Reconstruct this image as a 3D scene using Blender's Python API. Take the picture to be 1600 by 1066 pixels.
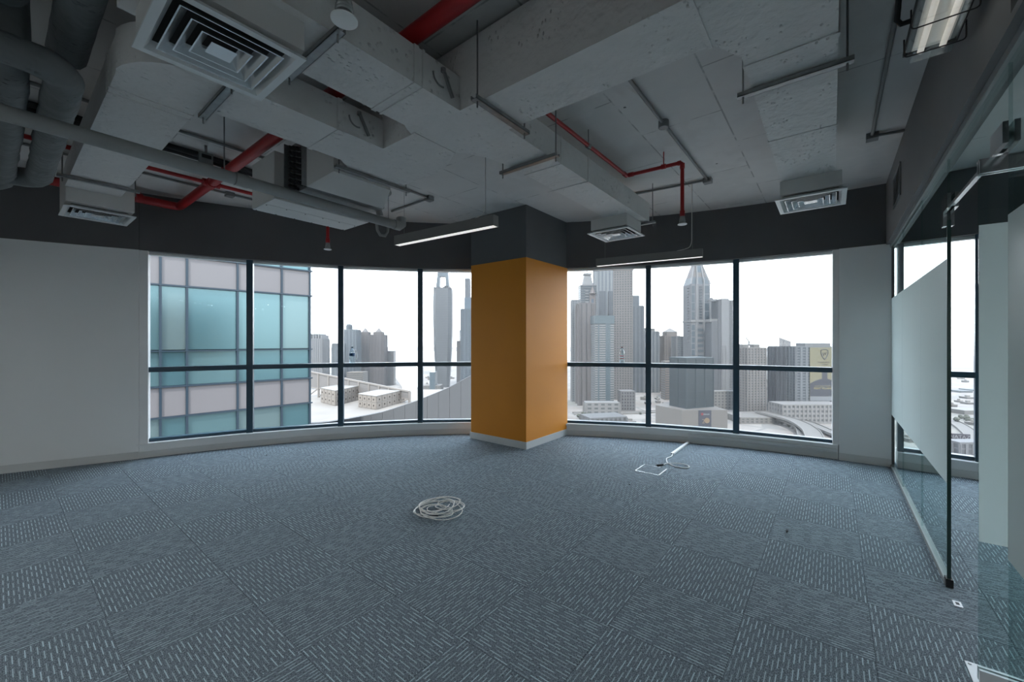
import bpy, math, random
from mathutils import Vector, Matrix
random.seed(7)
for o in list(bpy.data.objects): bpy.data.objects.remove(o)
scn = bpy.context.scene
COL = scn.collection
R = math.radians
TH = 0.90383                      # camera heading against the carpet grid
CT, ST = math.cos(TH), math.sin(TH)
EYE = 1.38
FPX = 636.0

# ------------------------------------------------------------------ camera
cam_d = bpy.data.cameras.new('camera'); cam = bpy.data.objects.new('camera', cam_d); COL.objects.link(cam)
cam.location = (0, 0, EYE); cam.rotation_euler = (R(90), 0, -TH)
cam_d.sensor_width = 36; cam_d.lens = 36 * FPX / 1600; cam_d.clip_start = .02; cam_d.clip_end = 20000
scn.camera = cam
# ------------------------------------------------------------------ world, sun, exposure
vs = scn.view_settings
vs.view_transform = 'Standard'; vs.look = 'None'; vs.gamma = 1; vs.use_curve_mapping = False
vs.exposure = 0.35
SKY = 5.0
w = bpy.data.worlds.new('hazy_sky'); scn.world = w; w.use_nodes = True
nt = w.node_tree; nt.nodes.clear()
tc = nt.nodes.new('ShaderNodeTexCoord'); sp = nt.nodes.new('ShaderNodeSeparateXYZ')
rp = nt.nodes.new('ShaderNodeValToRGB'); bg = nt.nodes.new('ShaderNodeBackground'); wo = nt.nodes.new('ShaderNodeOutputWorld')
nt.links.new(tc.outputs['Generated'], sp.inputs[0]); nt.links.new(sp.outputs['Z'], rp.inputs[0])
nt.links.new(rp.outputs[0], bg.inputs[0]); nt.links.new(bg.outputs[0], wo.inputs[0])
e = rp.color_ramp.elements
e[0].position = 0.0; e[0].color = (.84, .84, .83, 1)
e[1].position = 1.0; e[1].color = (.60, .70, .86, 1)
m_ = e.new(.10); m_.color = (.82, .85, .88, 1)
m_ = e.new(.35); m_.color = (.74, .81, .90, 1)
bg.inputs[1].default_value = SKY
sd = bpy.data.lights.new('sun', 'SUN'); sun = bpy.data.objects.new('sun', sd); COL.objects.link(sun)
sd.energy = 6.0; sd.angle = R(2.0); sd.color = (1, .95, .88)
_d = Vector((.62, .30, -.90)).normalized()      # the sun stands high behind the building
sun.rotation_euler = _d.to_track_quat('-Z', 'Y').to_euler(); sun.location = (-20, -20, 60)

# ------------------------------------------------------------------ helpers
ORG = {}
class MB:
    def __init__(s): s.v = []; s.f = []
    def add(s, vs, fs):
        n = len(s.v); s.v += [tuple(p) for p in vs]; s.f += [tuple(i + n for i in f) for f in fs]; return s
    def box(s, x0, x1, y0, y1, z0, z1):
        return s.add([(x0,y0,z0),(x1,y0,z0),(x1,y1,z0),(x0,y1,z0),(x0,y0,z1),(x1,y0,z1),(x1,y1,z1),(x0,y1,z1)],
                     [(0,3,2,1),(4,5,6,7),(0,1,5,4),(1,2,6,5),(2,3,7,6),(3,0,4,7)])
    def prism(s, poly, z0, z1):
        a = sum(poly[i][0]*poly[(i+1)%len(poly)][1]-poly[(i+1)%len(poly)][0]*poly[i][1] for i in range(len(poly)))
        if a < 0: poly = poly[::-1]
        n = len(poly)
        return s.add([(x,y,z0) for x,y in poly]+[(x,y,z1) for x,y in poly],
                     [tuple(range(n))[::-1], tuple(range(n,2*n))]+[(i,(i+1)%n,n+(i+1)%n,n+i) for i in range(n)])
    def tube(s, pts, r, n=10, closed=False, cap=True):
        pts = [Vector(p) for p in pts]; N = len(pts); rings = []
        up = None
        for i, p in enumerate(pts):
            if closed: t = (pts[(i+1)%N]-pts[i-1])
            else: t = pts[min(i+1,N-1)]-pts[max(i-1,0)]
            t.normalize()
            if up is None:
                up = Vector((0,0,1)) if abs(t.z) < .9 else Vector((1,0,0))
            x = t.cross(up).normalized(); up = x.cross(t).normalized()
            rr = r[i] if isinstance(r, (list, tuple)) else r
            rings.append([p + x*math.cos(2*math.pi*k/n)*rr + up*math.sin(2*math.pi*k/n)*rr for k in range(n)])
        vs = [q for rg in rings for q in rg]; fs = []
        for i in range(N if closed else N-1):
            j = (i+1) % N
            for k in range(n): fs.append((i*n+k, i*n+(k+1)%n, j*n+(k+1)%n, j*n+k))
        if cap and not closed: fs += [tuple(range(n))[::-1], tuple(range((N-1)*n, N*n))]
        return s.add(vs, fs)
    def lathe(s, prof, c=(0,0,0), n=20):
        vs = []; fs = []
        for (r, z) in prof:
            vs += [(c[0]+r*math.cos(2*math.pi*k/n), c[1]+r*math.sin(2*math.pi*k/n), c[2]+z) for k in range(n)]
        for i in range(len(prof)-1):
            for k in range(n): fs.append((i*n+k, i*n+(k+1)%n, (i+1)*n+(k+1)%n, (i+1)*n+k))
        fs += [tuple(range(n))[::-1], tuple(range((len(prof)-1)*n, len(prof)*n))]
        return s.add(vs, fs)
    def bar(s, p, q, wd, hg):
        """box beam from p to q, wd across (horizontal), hg high, centred"""
        p, q = Vector(p), Vector(q); t = (q-p).normalized()
        up = Vector((0,0,1)) if abs(t.z) < .95 else Vector((0,1,0))
        x = t.cross(up).normalized(); u = x.cross(t).normalized()
        c = [x*a*wd/2+u*b*hg/2 for a, b in ((-1,-1),(1,-1),(1,1),(-1,1))]
        return s.add([p+d for d in c]+[q+d for d in c], [(0,1,2,3),(7,6,5,4),(0,4,5,1),(1,5,6,2),(2,6,7,3),(3,7,4,0)])
    def sector(s, r0, r1, p0, p1, z0, z1, n=40):
        O = FC; vs = []; fs = []
        for i in range(n+1):
            a = R(p0+(p1-p0)*i/n); c, q = math.cos(a), math.sin(a)
            vs += [(O[0]+r0*c,O[1]+r0*q,z0),(O[0]+r1*c,O[1]+r1*q,z0),(O[0]+r1*c,O[1]+r1*q,z1),(O[0]+r0*c,O[1]+r0*q,z1)]
        for i in range(n):
            a, b = 4*i, 4*i+4
            for k in range(4): fs.append((a+k, a+(k+1)%4, b+(k+1)%4, b+k))
        fs += [(0,3,2,1), (4*n,4*n+1,4*n+2,4*n+3)]
        return s.add(vs, fs)
    def frustum(s, h0, z0, h1, z1, c=(0,0)):
        """square ring sheet from half size h0 at z0 to h1 at z1"""
        q = [(-1,-1),(1,-1),(1,1),(-1,1)]
        return s.add([(c[0]+a*h0,c[1]+b*h0,z0) for a,b in q]+[(c[0]+a*h1,c[1]+b*h1,z1) for a,b in q],
                     [(i,(i+1)%4,4+(i+1)%4,4+i) for i in range(4)])
FC = (-1.0, -.393)               # centre of the curved facade
def PR(r, deg): return (FC[0]+r*math.cos(R(deg)), FC[1]+r*math.sin(R(deg)))

def mesh_of(name, mb, mat, smooth=False, off=(0,0,0)):
    me = bpy.data.meshes.new(name)
    me.from_pydata([(p[0]-off[0], p[1]-off[1], p[2]-off[2]) for p in mb.v], [], mb.f)
    me.validate(); me.update()
    import bmesh
    bm = bmesh.new(); bm.from_mesh(me); bmesh.ops.recalc_face_normals(bm, faces=bm.faces); bm.to_mesh(me); bm.free()
    if smooth:
        me.polygons.foreach_set('use_smooth', [True]*len(me.polygons)); me.set_sharp_from_angle(angle=R(40))
    me.materials.append(mat); return me
def obj(name, mb, mat, parent=None, smooth=False, label=None):
    org = ORG.get(parent.name, (0,0,0)) if parent else (0,0,0)
    xs, ys, zs = zip(*mb.v)
    c = ((min(xs)+max(xs))/2, (min(ys)+max(ys))/2, min(zs))
    o = bpy.data.objects.new(name, mesh_of(name, mb, mat, smooth, c)); COL.objects.link(o)
    o.location = (c[0]-org[0], c[1]-org[1], c[2]-org[2]); ORG[o.name] = c
    if parent: o.parent = parent
    if label: o['label'] = label
    return o
def tag(o, label, cat, group=None):
    o['label'] = label; o['category'] = cat
    if group: o['group'] = group
    return o
def thing(name, loc, label, cat, group=None, rz=0, local=False):
    o = bpy.data.objects.new(name, None); COL.objects.link(o); o.location = loc; o.rotation_euler = (0,0,rz)
    o.empty_display_size = .1
    ORG[o.name] = (0,0,0) if local else tuple(loc)
    return tag(o, label, cat, group)
def struct(o, label=None):
    o['kind'] = 'structure'
    if label: o['label'] = label
    return o
def sempty(name, loc=(0,0,0), label=None):
    o = bpy.data.objects.new(name, None); COL.objects.link(o); o.location = loc; ORG[o.name] = tuple(loc); o.empty_display_size = .1
    return struct(o, label)
def stuff(o): o['kind'] = 'stuff'; return o
def clone(o, parent=None):
    c = o.copy(); COL.objects.link(c); c.parent = parent
    for ch in list(o.children): clone(ch, c)
    return c

# ------------------------------------------------------------------ materials
class NT:
    def __init__(s, name):
        s.m = bpy.data.materials.new(name); s.m.use_nodes = True; s.t = s.m.node_tree; s.t.nodes.clear()
        s.out = s.t.nodes.new('ShaderNodeOutputMaterial')
    def n(s, typ, **kw):
        nd = s.t.nodes.new('ShaderNode'+typ)
        for k, v in kw.items():
            if k.startswith('i_'):
                key = k[2:]; key = int(key) if key.isdigit() else key.replace('_', ' ')
                s.set(nd.inputs[key], v)
            else: setattr(nd, k, v)
        return nd
    def set(s, inp, v):
        if hasattr(v, 'is_output'): s.t.links.new(v, inp)
        else: inp.default_value = v
    def math(s, op, a, b=0.0, c=None):
        nd = s.t.nodes.new('ShaderNodeMath'); nd.operation = op
        s.set(nd.inputs[0], a); s.set(nd.inputs[1], b)
        if c is not None: s.set(nd.inputs[2], c)
        return nd.outputs[0]
    def mix(s, f, a, b):
        nd = s.t.nodes.new('ShaderNodeMix'); nd.data_type = 'RGBA'
        s.set(nd.inputs['Factor'], f); s.set(nd.inputs[6], a); s.set(nd.inputs[7], b); return nd.outputs[2]
    def finish(s, sh): s.t.links.new(sh, s.out.inputs[0]); return s.m
def c4(c): return (c[0], c[1], c[2], 1)
def lin(r, g, b, k=1.0):
    f = lambda x: (x/255/12.92 if x/255 <= .04045 else ((x/255+.055)/1.055)**2.4)*k
    return (f(r), f(g), f(b))
def mat(name, col, rough=.6, metal=0., var=0., vscale=8., bump=0., bscale=30., emit=None, spec=.5, detail=3.):
    t = NT(name); p = t.n('BsdfPrincipled', i_Roughness=rough, i_Metallic=metal)
    p.inputs['Specular IOR Level'].default_value = spec
    tcn = t.n('TexCoord')
    if var:
        nz = t.n('TexNoise', i_Vector=tcn.outputs['Object'], i_Scale=vscale, i_Detail=detail)
        f = t.math('MULTIPLY_ADD', nz.outputs[0], 2.0, -.5)
        f = t.n('Clamp', i_Value=f).outputs[0]
        a = tuple(max(0, x*(1-var)) for x in col); b = tuple(min(1, x*(1+var)) for x in col)
        t.set(p.inputs['Base Color'], t.mix(f, c4(a), c4(b)))
    else: p.inputs['Base Color'].default_value = c4(col)
    if bump:
        nz = t.n('TexNoise', i_Vector=tcn.outputs['Object'], i_Scale=bscale, i_Detail=4.)
        b = t.n('Bump', i_Height=nz.outputs[0], i_Strength=bump, i_Distance=.01)
        t.t.links.new(b.outputs[0], p.inputs['Normal'])
    if emit:
        p.inputs['Emission Color'].default_value = c4(emit[0]); p.inputs['Emission Strength'].default_value = emit[1]
    return t.finish(p.outputs[0])
def glass(name, tint, refl=.06, rough=0., fres=.35):
    t = NT(name)
    tr = t.n('BsdfTransparent', i_Color=c4(tint)); gl = t.n('BsdfGlossy', i_Roughness=rough, i_Color=(1,1,1,1))
    mx = t.n('MixShader')
    if fres:
        fr = t.n('LayerWeight', i_Blend=.35)
        t.set(mx.inputs[0], t.math('MULTIPLY_ADD', t.math('POWER', fr.outputs['Facing'], 4.), fres, refl))
    else: mx.inputs[0].default_value = refl
    t.t.links.new(tr.outputs[0], mx.inputs[1]); t.t.links.new(gl.outputs[0], mx.inputs[2])
    return t.finish(mx.outputs[0])
def wrapped(name, col, bscale=22., bump=.8, var=.08):
    """painted canvas-wrapped ductwork: dimples and soft creases"""
    t = NT(name); p = t.n('BsdfPrincipled', i_Roughness=.62)
    tcn = t.n('TexCoord')
    n1 = t.n('TexNoise', i_Vector=tcn.outputs['Object'], i_Scale=bscale, i_Detail=2.)
    n2 = t.n('TexNoise', i_Vector=tcn.outputs['Object'], i_Scale=4., i_Detail=3.)
    mp = t.n('Mapping', i_Vector=tcn.outputs['Object']); mp.inputs['Scale'].default_value = (1, 1.8, 1)
    vo = t.n('TexVoronoi', i_Vector=mp.outputs[0], i_Scale=26.)
    dim = t.n('MapRange', i_Value=vo.outputs['Distance']); dim.inputs[1].default_value = .0; dim.inputs[2].default_value = .28
    dim.inputs[3].default_value = 1; dim.inputs[4].default_value = 0
    gate = t.n('MapRange', i_Value=n2.outputs[0]); gate.inputs[1].default_value = .5; gate.inputs[2].default_value = .62
    h = t.math('MULTIPLY_ADD', t.math('MULTIPLY', dim.outputs[0], gate.outputs[0]), .7, t.math('MULTIPLY_ADD', n2.outputs[0], 1.2, t.math('MULTIPLY', n1.outputs[0], .35)))
    b = t.n('Bump', i_Height=h, i_Strength=bump, i_Distance=.03)
    t.t.links.new(b.outputs[0], p.inputs['Normal'])
    t.set(p.inputs['Base Color'], t.mix(n2.outputs[0], c4([x*(1-var) for x in col]), c4([x*(1+var) for x in col])))
    return t.finish(p.outputs[0])
def carpet_mat():
    t = NT('carpet_loop'); p = t.n('BsdfPrincipled', i_Roughness=.95); p.inputs['Specular IOR Level'].default_value = .15
    tcn = t.n('TexCoord'); sx = t.n('SeparateXYZ', i_0=tcn.outputs['Object'])
    oi = t.n('ObjectInfo')
    col = t.math('MULTIPLY', sx.outputs['X'], 56.)          # dashes run along the tile's y axis, 24 columns
    ci = t.math('FLOOR', col); cf = t.math('SUBTRACT', col, ci)
    wn = t.n('TexWhiteNoise', noise_dimensions='2D')
    cv = t.n('CombineXYZ', i_0=ci, i_1=t.math('MULTIPLY', oi.outputs['Random'], 40.)); t.set(wn.inputs['Vector'], cv.outputs[0])
    stg = t.math('MULTIPLY', t.math('MODULO', t.math('ADD', ci, 100.), 2.), .5)
    yy = t.math('MULTIPLY_ADD', sx.outputs['Y'], 9., t.math('MULTIPLY_ADD', wn.outputs['Value'], .45, stg))
    yf = t.math('FRACT', yy)
    w2 = t.n('TexWhiteNoise', noise_dimensions='2D'); cv2 = t.n('CombineXYZ', i_0=ci, i_1=t.math('FLOOR', yy)); t.set(w2.inputs['Vector'], cv2.outputs[0])
    dash = t.math('MULTIPLY', t.math('LESS_THAN', yf, .64), t.math('LESS_THAN', t.math('ABSOLUTE', t.math('SUBTRACT', cf, .5)), .115))
    dash = t.math('MULTIPLY', dash, t.math('MULTIPLY_ADD', w2.outputs['Value'], .65, .35))
    groove = t.math('GREATER_THAN', t.math('ABSOLUTE', t.math('SUBTRACT', cf, .5)), .40)
    mp = t.n('Mapping', i_Vector=tcn.outputs['Object']); mp.inputs['Scale'].default_value = (2.6, 1, 1)
    nz = t.n('TexNoise', i_Vector=mp.outputs[0], i_Scale=110., i_Detail=3.)
    nz2 = t.n('TexNoise', i_Vector=tcn.outputs['Object'], i_Scale=5., i_Detail=2.)
    f = t.n('MapRange', i_Value=nz.outputs[0]); f.inputs[1].default_value = .35; f.inputs[2].default_value = .65
    base = t.mix(f.outputs[0], c4((.062,.079,.092)), c4((.275,.326,.368)))
    base = t.mix(t.math('MULTIPLY', groove, .30), base, c4((.055,.066,.074)))
    colr = t.mix(dash, base, c4((.54,.67,.72)))
    colr = t.mix(t.math('MULTIPLY_ADD', nz2.outputs[0], .4, -.12), colr, c4((.21,.25,.28)))
    t.set(p.inputs['Base Color'], colr)
    h = t.math('ADD', t.math('MULTIPLY', f.outputs[0], .6), dash)
    b = t.n('Bump', i_Height=h, i_Strength=.5, i_Distance=.003); t.t.links.new(b.outputs[0], p.inputs['Normal'])
    return t.finish(p.outputs[0])
def concrete_ceiling():
    t = NT('painted_concrete_soffit'); p = t.n('BsdfPrincipled', i_Roughness=.7)
    tcn = t.n('TexCoord')
    br = t.n('TexBrick', i_Vector=tcn.outputs['Object'], i_Scale=1.0); br.offset = .5; br.squash = 1
    br.inputs['Brick Width'].default_value = 1.22; br.inputs['Row Height'].default_value = .61; br.inputs['Mortar Size'].default_value = .006
    br.inputs['Color1'].default_value = (.54,.535,.52,1); br.inputs['Color2'].default_value = (.60,.595,.58,1); br.inputs['Mortar'].default_value = (.27,.27,.265,1)
    n1 = t.n('TexNoise', i_Vector=tcn.outputs['Object'], i_Scale=2.2, i_Detail=5.)
    n2 = t.n('TexNoise', i_Vector=tcn.outputs['Object'], i_Scale=7., i_Detail=6.)
    gate = t.n('MapRange', i_Value=n2.outputs[0]); gate.inputs[1].default_value = .42; gate.inputs[2].default_value = .55
    plain = t.mix(n1.outputs[0], c4((.50,.495,.485)), c4((.64,.63,.61)))
    colr = t.mix(t.math('MULTIPLY', gate.outputs[0], .8), plain, br.outputs['Color'])
    pits = t.n('TexVoronoi', i_Vector=tcn.outputs['Object'], i_Scale=3.2)
    pit = t.math('LESS_THAN', pits.outputs['Distance'], .035)
    colr = t.mix(pit, colr, c4((.10,.10,.10)))
    t.set(p.inputs['Base Color'], colr)
    b = t.n('Bump', i_Height=t.math('MULTIPLY_ADD', br.outputs['Fac'], -1., n2.outputs[0]), i_Strength=.35, i_Distance=.01); t.t.links.new(b.outputs[0], p.inputs['Normal'])
    return t.finish(p.outputs[0])
def frosted():
    t = NT('frosted_film')
    d = t.n('BsdfDiffuse', i_Color=(.70,.73,.73,1)); tl = t.n('BsdfTranslucent', i_Color=(.80,.83,.83,1)); gl = t.n('BsdfGlossy', i_Roughness=.25, i_Color=(1,1,1,1))
    m1 = t.n('MixShader', i_0=.72); t.t.links.new(d.outputs[0], m1.inputs[1]); t.t.links.new(tl.outputs[0], m1.inputs[2])
    m2 = t.n('MixShader', i_0=.05); t.t.links.new(m1.outputs[0], m2.inputs[1]); t.t.links.new(gl.outputs[0], m2.inputs[2])
    return t.finish(m2.outputs[0])

M = {}
M['carpet'] = carpet_mat()
M['soffit'] = concrete_ceiling()
M['duct'] = wrapped('painted_duct_wrap', (.62,.615,.60))
M['duct_plain'] = mat('painted_sheet_metal', (.58,.575,.56), .5, var=.06, vscale=3)
M['band'] = mat('charcoal_wall_paint', (.10,.101,.105), .75, var=.08, vscale=2, bump=.05, bscale=120)
M['bulk'] = mat('grey_bulkhead_paint', (.20,.20,.203), .75, var=.06, vscale=2, bump=.05, bscale=120)
M['wall'] = mat('pale_wall_paint', (.74,.755,.75), .7, var=.02, vscale=1.5, bump=.04, bscale=150)
M['trim'] = mat('white_trim_paint', (.58,.59,.58), .5, var=.03, vscale=4)
M['sill'] = mat('white_sill_board', (.72,.73,.73), .28, var=.04, vscale=3)
M['orange'] = mat('orange_wall_paint', (.66,.235,.008), .6, var=.03, vscale=2, bump=.04, bscale=150)
M['colgrey'] = mat('grey_column_paint', (.105,.109,.112), .75, var=.05, vscale=2)
M['frame'] = mat('dark_teal_window_frame', (.022,.062,.095), .35)
M['gasket'] = mat('black_gasket', (.01,.01,.012), .6)
M['pane'] = glass('dusty_window_glass', (.95,.975,.98), .0015, 0., .10)
M['glass'] = glass('green_tinted_glass', (.86,.925,.918), .03, 0., .22)
M['frost'] = frosted()
M['alu'] = mat('brushed_aluminium', (.72,.75,.76), .22, .75)
M['alu_matt'] = mat('grey_anodised_aluminium', (.42,.45,.45), .38, .55)
M['chrome'] = mat('polished_steel', (.70,.71,.72), .14, 1.)
M['galv'] = mat('galvanised_steel', (.30,.31,.31), .4, .7, var=.15, vscale=20)
M['painted_steel'] = mat('grey_painted_steel', (.20,.205,.205), .5, .1)
M['red'] = mat('red_pipe_paint', (.36,.012,.014), .38)
M['pipe'] = mat('grey_painted_pipe', (.27,.275,.27), .5, var=.06, vscale=6)
M['lagging'] = wrapped('grey_pipe_lagging', (.13,.145,.148), 12., 1.0, .2)
M['chan'] = mat('grey_channel_paint', (.20,.215,.215), .5)
M['satin'] = mat('satin_steel', (.70,.72,.74), .42, .12)
M['dif_white'] = mat('pale_powder_coat', (.66,.68,.68), .35, .15)
M['black'] = mat('black_foam', (.012,.013,.015), .8, var=.3, vscale=20)
M['dark'] = mat('dark_void', (.015,.015,.016), .9)
M['white_plastic'] = mat('white_plastic', (.78,.79,.78), .35)
M['cable'] = mat('off_white_cable', (.74,.71,.66), .4)
M['diff'] = mat('opal_light_diffuser', (.8,.8,.8), .4, emit=((1,.97,.92), .55))
M['lampbody'] = mat('grey_light_housing', (.20,.195,.19), .45, .2)
M['fill'] = mat('added_fill_diffuser', (.8,.8,.8), .4, emit=((.95,.985,1), 30.0))  # strong glow, used only by the added lamps out of view

# ================================================================== ROOM SHELL
ZC = 3.12            # concrete soffit
ZB = 2.45            # underside of the charcoal band = window head
RS, RW = 7.09, 7.20  # sill front radius, glazing radius
LW = [(1.042, 6.386), (-3.2, 8.074)]          # line of the wall left of the windows
def outline(r, bmin, amin):
    p0 = math.degrees(math.asin((bmin-FC[1])/r))
    pts = [(amin, bmin)] + [PR(r, p0+(73.2-p0)*i/48) for i in range(49)]
    return pts
shell = outline(7.46, -4.6, -3.35) + [(-3.35, 8.35)]
fl = struct(obj('floor', MB().prism(shell, -.30, -.008), mat('floor_screed', (.09,.11,.125), .9)), 'floor laid with square grey-blue carpet tiles')
struct(obj('ceiling', MB().prism(shell, ZC, ZC+.25), M['soffit']), 'grey painted bare concrete ceiling with formwork seams')
# carpet tiles, quarter-turned chequerwise
T = .4994
q = T/2-.0015
tm = MB().add([(-T/2,-T/2,-.0078),(T/2,-T/2,-.0078),(T/2,T/2,-.0078),(-T/2,T/2,-.0078),(-T/2,-T/2,-.0015),(T/2,-T/2,-.0015),(T/2,T/2,-.0015),(-T/2,T/2,-.0015),(-q,-q,0),(q,-q,0),(q,q,0),(-q,q,0)],
              [(0,3,2,1),(8,9,10,11)]+[(i,(i+1)%4,4+(i+1)%4,4+i) for i in range(4)]+[(4+i,4+(i+1)%4,8+(i+1)%4,8+i) for i in range(4)])
tile_me = mesh_of('carpet_tile', tm, M['carpet'])
tiles = []
for i in range(-8, 14):
    for j in range(-16, 14):
        a, b = .3405+.5*(i+.5), 2.353+.5*(j+.5)
        X, Y = CT*a-ST*b, ST*a+CT*b
        if Y < .55 or abs(X) > 1.258*Y+1.1: continue
        if math.hypot(a-FC[0], b-FC[1]) > 7.33: continue
        if b > 6.45-(a-1.04)*.398+.25 or b < -4.4: continue
        if b < -.8 and Y < 1.0: continue
        tiles.append((a, b, (i+j) % 2))
tiles.sort(key=lambda t: math.hypot(t[0], t[1]))
for n, (a, b, odd) in enumerate(tiles[:296]):
    o = bpy.data.objects.new('carpet_tile', tile_me); COL.objects.link(o); o.parent = fl
    fo = ORG['floor']; o.location = (a-fo[0], b-fo[1], -fo[2]); o.rotation_euler = (0, 0, 0 if odd else R(90))

# left wall, pier, back walls
def strip(p, q, thick, z0, z1):
    d = Vector((q[0]-p[0], q[1]-p[1])).normalized(); nn = Vector((-d.y, d.x))
    if thick < 0: nn, thick = -nn, -thick
    return MB().prism([p, q, (q[0]+nn.x*thick, q[1]+nn.y*thick), (p[0]+nn.x*thick, p[1]+nn.y*thick)], z0, z1)
wl = struct(obj('wall_left', strip(LW[0], LW[1], -.30, 0, ZB), M['wall']), 'pale painted wall left of the curved windows')
struct(obj('baseboard_left', strip((LW[0][0]-.0037*1,LW[0][1]-.0093), (LW[1][0],LW[1][1]-.0093), -.0099, 0, .085), M['trim']), 'painted skirting under the left wall')
struct(obj('wall_band_left', strip((LW[0][0],LW[0][1]-.004), (LW[1][0],LW[1][1]-.004), -.30, ZB, ZC), M['band']), 'charcoal painted band above the left wall')
PIER0, PIER1 = 2.70, -.93
pm = MB().prism([PR(RS-.02, PIER0), PR(RS-.02, PIER1)] + [PR(7.40, PIER1), PR(7.40, PIER0)], 0, ZB)
struct(obj('wall_pier', pm, M['wall']), 'pale painted wall pier between the window and the glass partition')
pm = MB().prism([PR(RS-.031, PIER0+.02), PR(RS-.031, PIER1), PR(RS-.0201, PIER1), PR(RS-.0201, PIER0+.02)], 0, .085)
struct(obj('baseboard_pier', pm, M['trim']), 'painted skirting under the pier')
struct(obj('wall_band_curve', MB().sector(RS-.005, 7.42, -33, 73.35, ZB, ZC, 70), M['band']), 'charcoal painted band above the curved windows')
struct(obj('wall_back', MB().box(-3.35, -3.2, -4.6, 8.2, 0, ZC), M['wall']), 'pale wall behind the viewer')
struct(obj('wall_end', MB().box(-3.2, 5.3, -4.75, -4.6, 0, ZC), M['wall']), 'pale end wall of the next room')
struct(obj('wall_corridor', MB().box(-3.2, .28, -.58, -.45, 0, 2.44), M['wall']), 'pale partition wall beside the viewer')

# plinths, sills and skirtings below the windows (left window, right window, next room)
WIN = [('window_1', 73.0, 35.2, [64.44, 55.54, 46.68]), ('window_2', 31.4, PIER0+.06, [19.96, 11.18]), ('window_3', -1.35, -32.5, [-6.2, -14.5, -23.0])]
frame_h = .06
for wi, (nm, p0, p1, muls) in enumerate(WIN):
    names = ['left of the orange column', 'right of the orange column', 'in the room beyond the glass partition']
    win = sempty(nm, (*PR(RW, (p0+p1)/2), 0), 'curved floor-to-ceiling window ' + names[wi])
    n = 36; pe = p0+(.45 if wi == 0 else 0)
    struct(obj('wall_plinth_%d' % (wi+1), MB().sector(RS, 7.40, p1, pe, 0, .145, n), M['wall']), 'low painted plinth under the window ' + names[wi])
    struct(obj('baseboard_window_%d' % (wi+1), MB().sector(RS-.012, RS-.0005, p1, pe, 0, .075, n), M['trim']), 'painted skirting under the window ' + names[wi])
    obj('window_sill', MB().sector(RS-.015, 7.36, p1, pe, .1455, .168, n), M['sill'], win)
    edges = [p0] + muls + [p1]
    # mullions at the divisions and jambs at both ends
    for k, ph in enumerate(edges):
        c = Vector(PR(RW, ph)); rad = Vector((math.cos(R(ph)), math.sin(R(ph)))); tan = Vector((-rad.y, rad.x))
        hw = .036
        if k == 0: lo, hi = -.05, (.07 if wi == 0 else 0)
        elif k == len(edges)-1: lo, hi = (-.02 if wi == 1 else 0), .05
        else: lo, hi = -hw, hw
        if k in (0, len(edges)-1) and wi == 0 and k == 0: mm = M['sill']; nmn = 'jamb'
        elif wi == 1 and k == len(edges)-1: mm = M['sill']; nmn = 'jamb'
        else: mm = M['frame']; nmn = 'mullion'
        ri = -.105 if nmn == 'jamb' else -.07
        pr = [c+tan*lo+rad*ri, c+tan*hi+rad*ri, c+tan*hi+rad*.07, c+tan*lo+rad*.07]
        obj(nmn, MB().prism([(v.x, v.y) for v in pr], .168, ZB), mm, win)
    for k in range(len(edges)-1):
        a = Vector(PR(RW, edges[k])); b = Vector(PR(RW, edges[k+1])); d = (b-a).normalized(); nrm = Vector((d.y, -d.x))
        if nrm.dot(a-Vector(FC)) < 0: nrm = -nrm
        s0 = .05 if k == 0 else .036; s1 = .05 if k == len(edges)-2 else .036
        a2, b2 = a+d*s0, b-d*s1
        def chord(o0, o1, z0, z1, a2=a2, b2=b2, nrm=nrm):
            return MB().prism([tuple(a2+nrm*o0), tuple(b2+nrm*o0), tuple(b2+nrm*o1), tuple(a2+nrm*o1)], z0, z1)
        obj('transom', chord(-.055, .05, 1.005, 1.065), M['frame'], win)
        obj('bottom_rail', chord(-.03, .05, .168, .205), M['frame'], win)
        obj('head_rail', chord(-.02, .05, ZB-.03, ZB), M['sill'], win)
        obj('window_pane', chord(.012, .02, .205, 1.005), M['pane'], win)
        obj('window_pane', chord(.012, .02, 1.065, ZB-.03), M['pane'], win)

# column
cl = sempty('wall_column', (4.68, 3.54, 0), 'square column painted orange below and grey above')
cx0, cx1, cy0, cy1 = 4.185, 5.21, 3.065, 4.035
obj('orange_shaft', MB().box(cx0, cx1, cy0, cy1, 0, 2.45), M['orange'], cl)
obj('grey_shaft', MB().box(cx0+.002, cx1, cy0+.002, cy1, 2.45, ZC), M['colgrey'], cl)
obj('baseboard', MB().box(cx0-.012, cx1, cy0-.012, cy1+.012, 0, .09), M['trim'], cl)

# bulkhead above the glass partition
BF = -.466
struct(obj('wall_bulkhead', MB().box(2.09, 6.09, BF-.11, BF, 2.44, ZC), M['bulk']), 'grey painted bulkhead above the glass partition')
struct(obj('wall_bulkhead_recess', MB().box(-3.2, 2.09, BF-.30, BF-.16, 2.44, ZC), M['band']), 'dark recessed bulkhead over the near end of the partition')
struct(obj('trim_1', MB().box(-3.2, 2.09, BF-.16, BF, 2.44, 2.47), M['bulk']), 'ledge under the recessed bulkhead')

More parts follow.
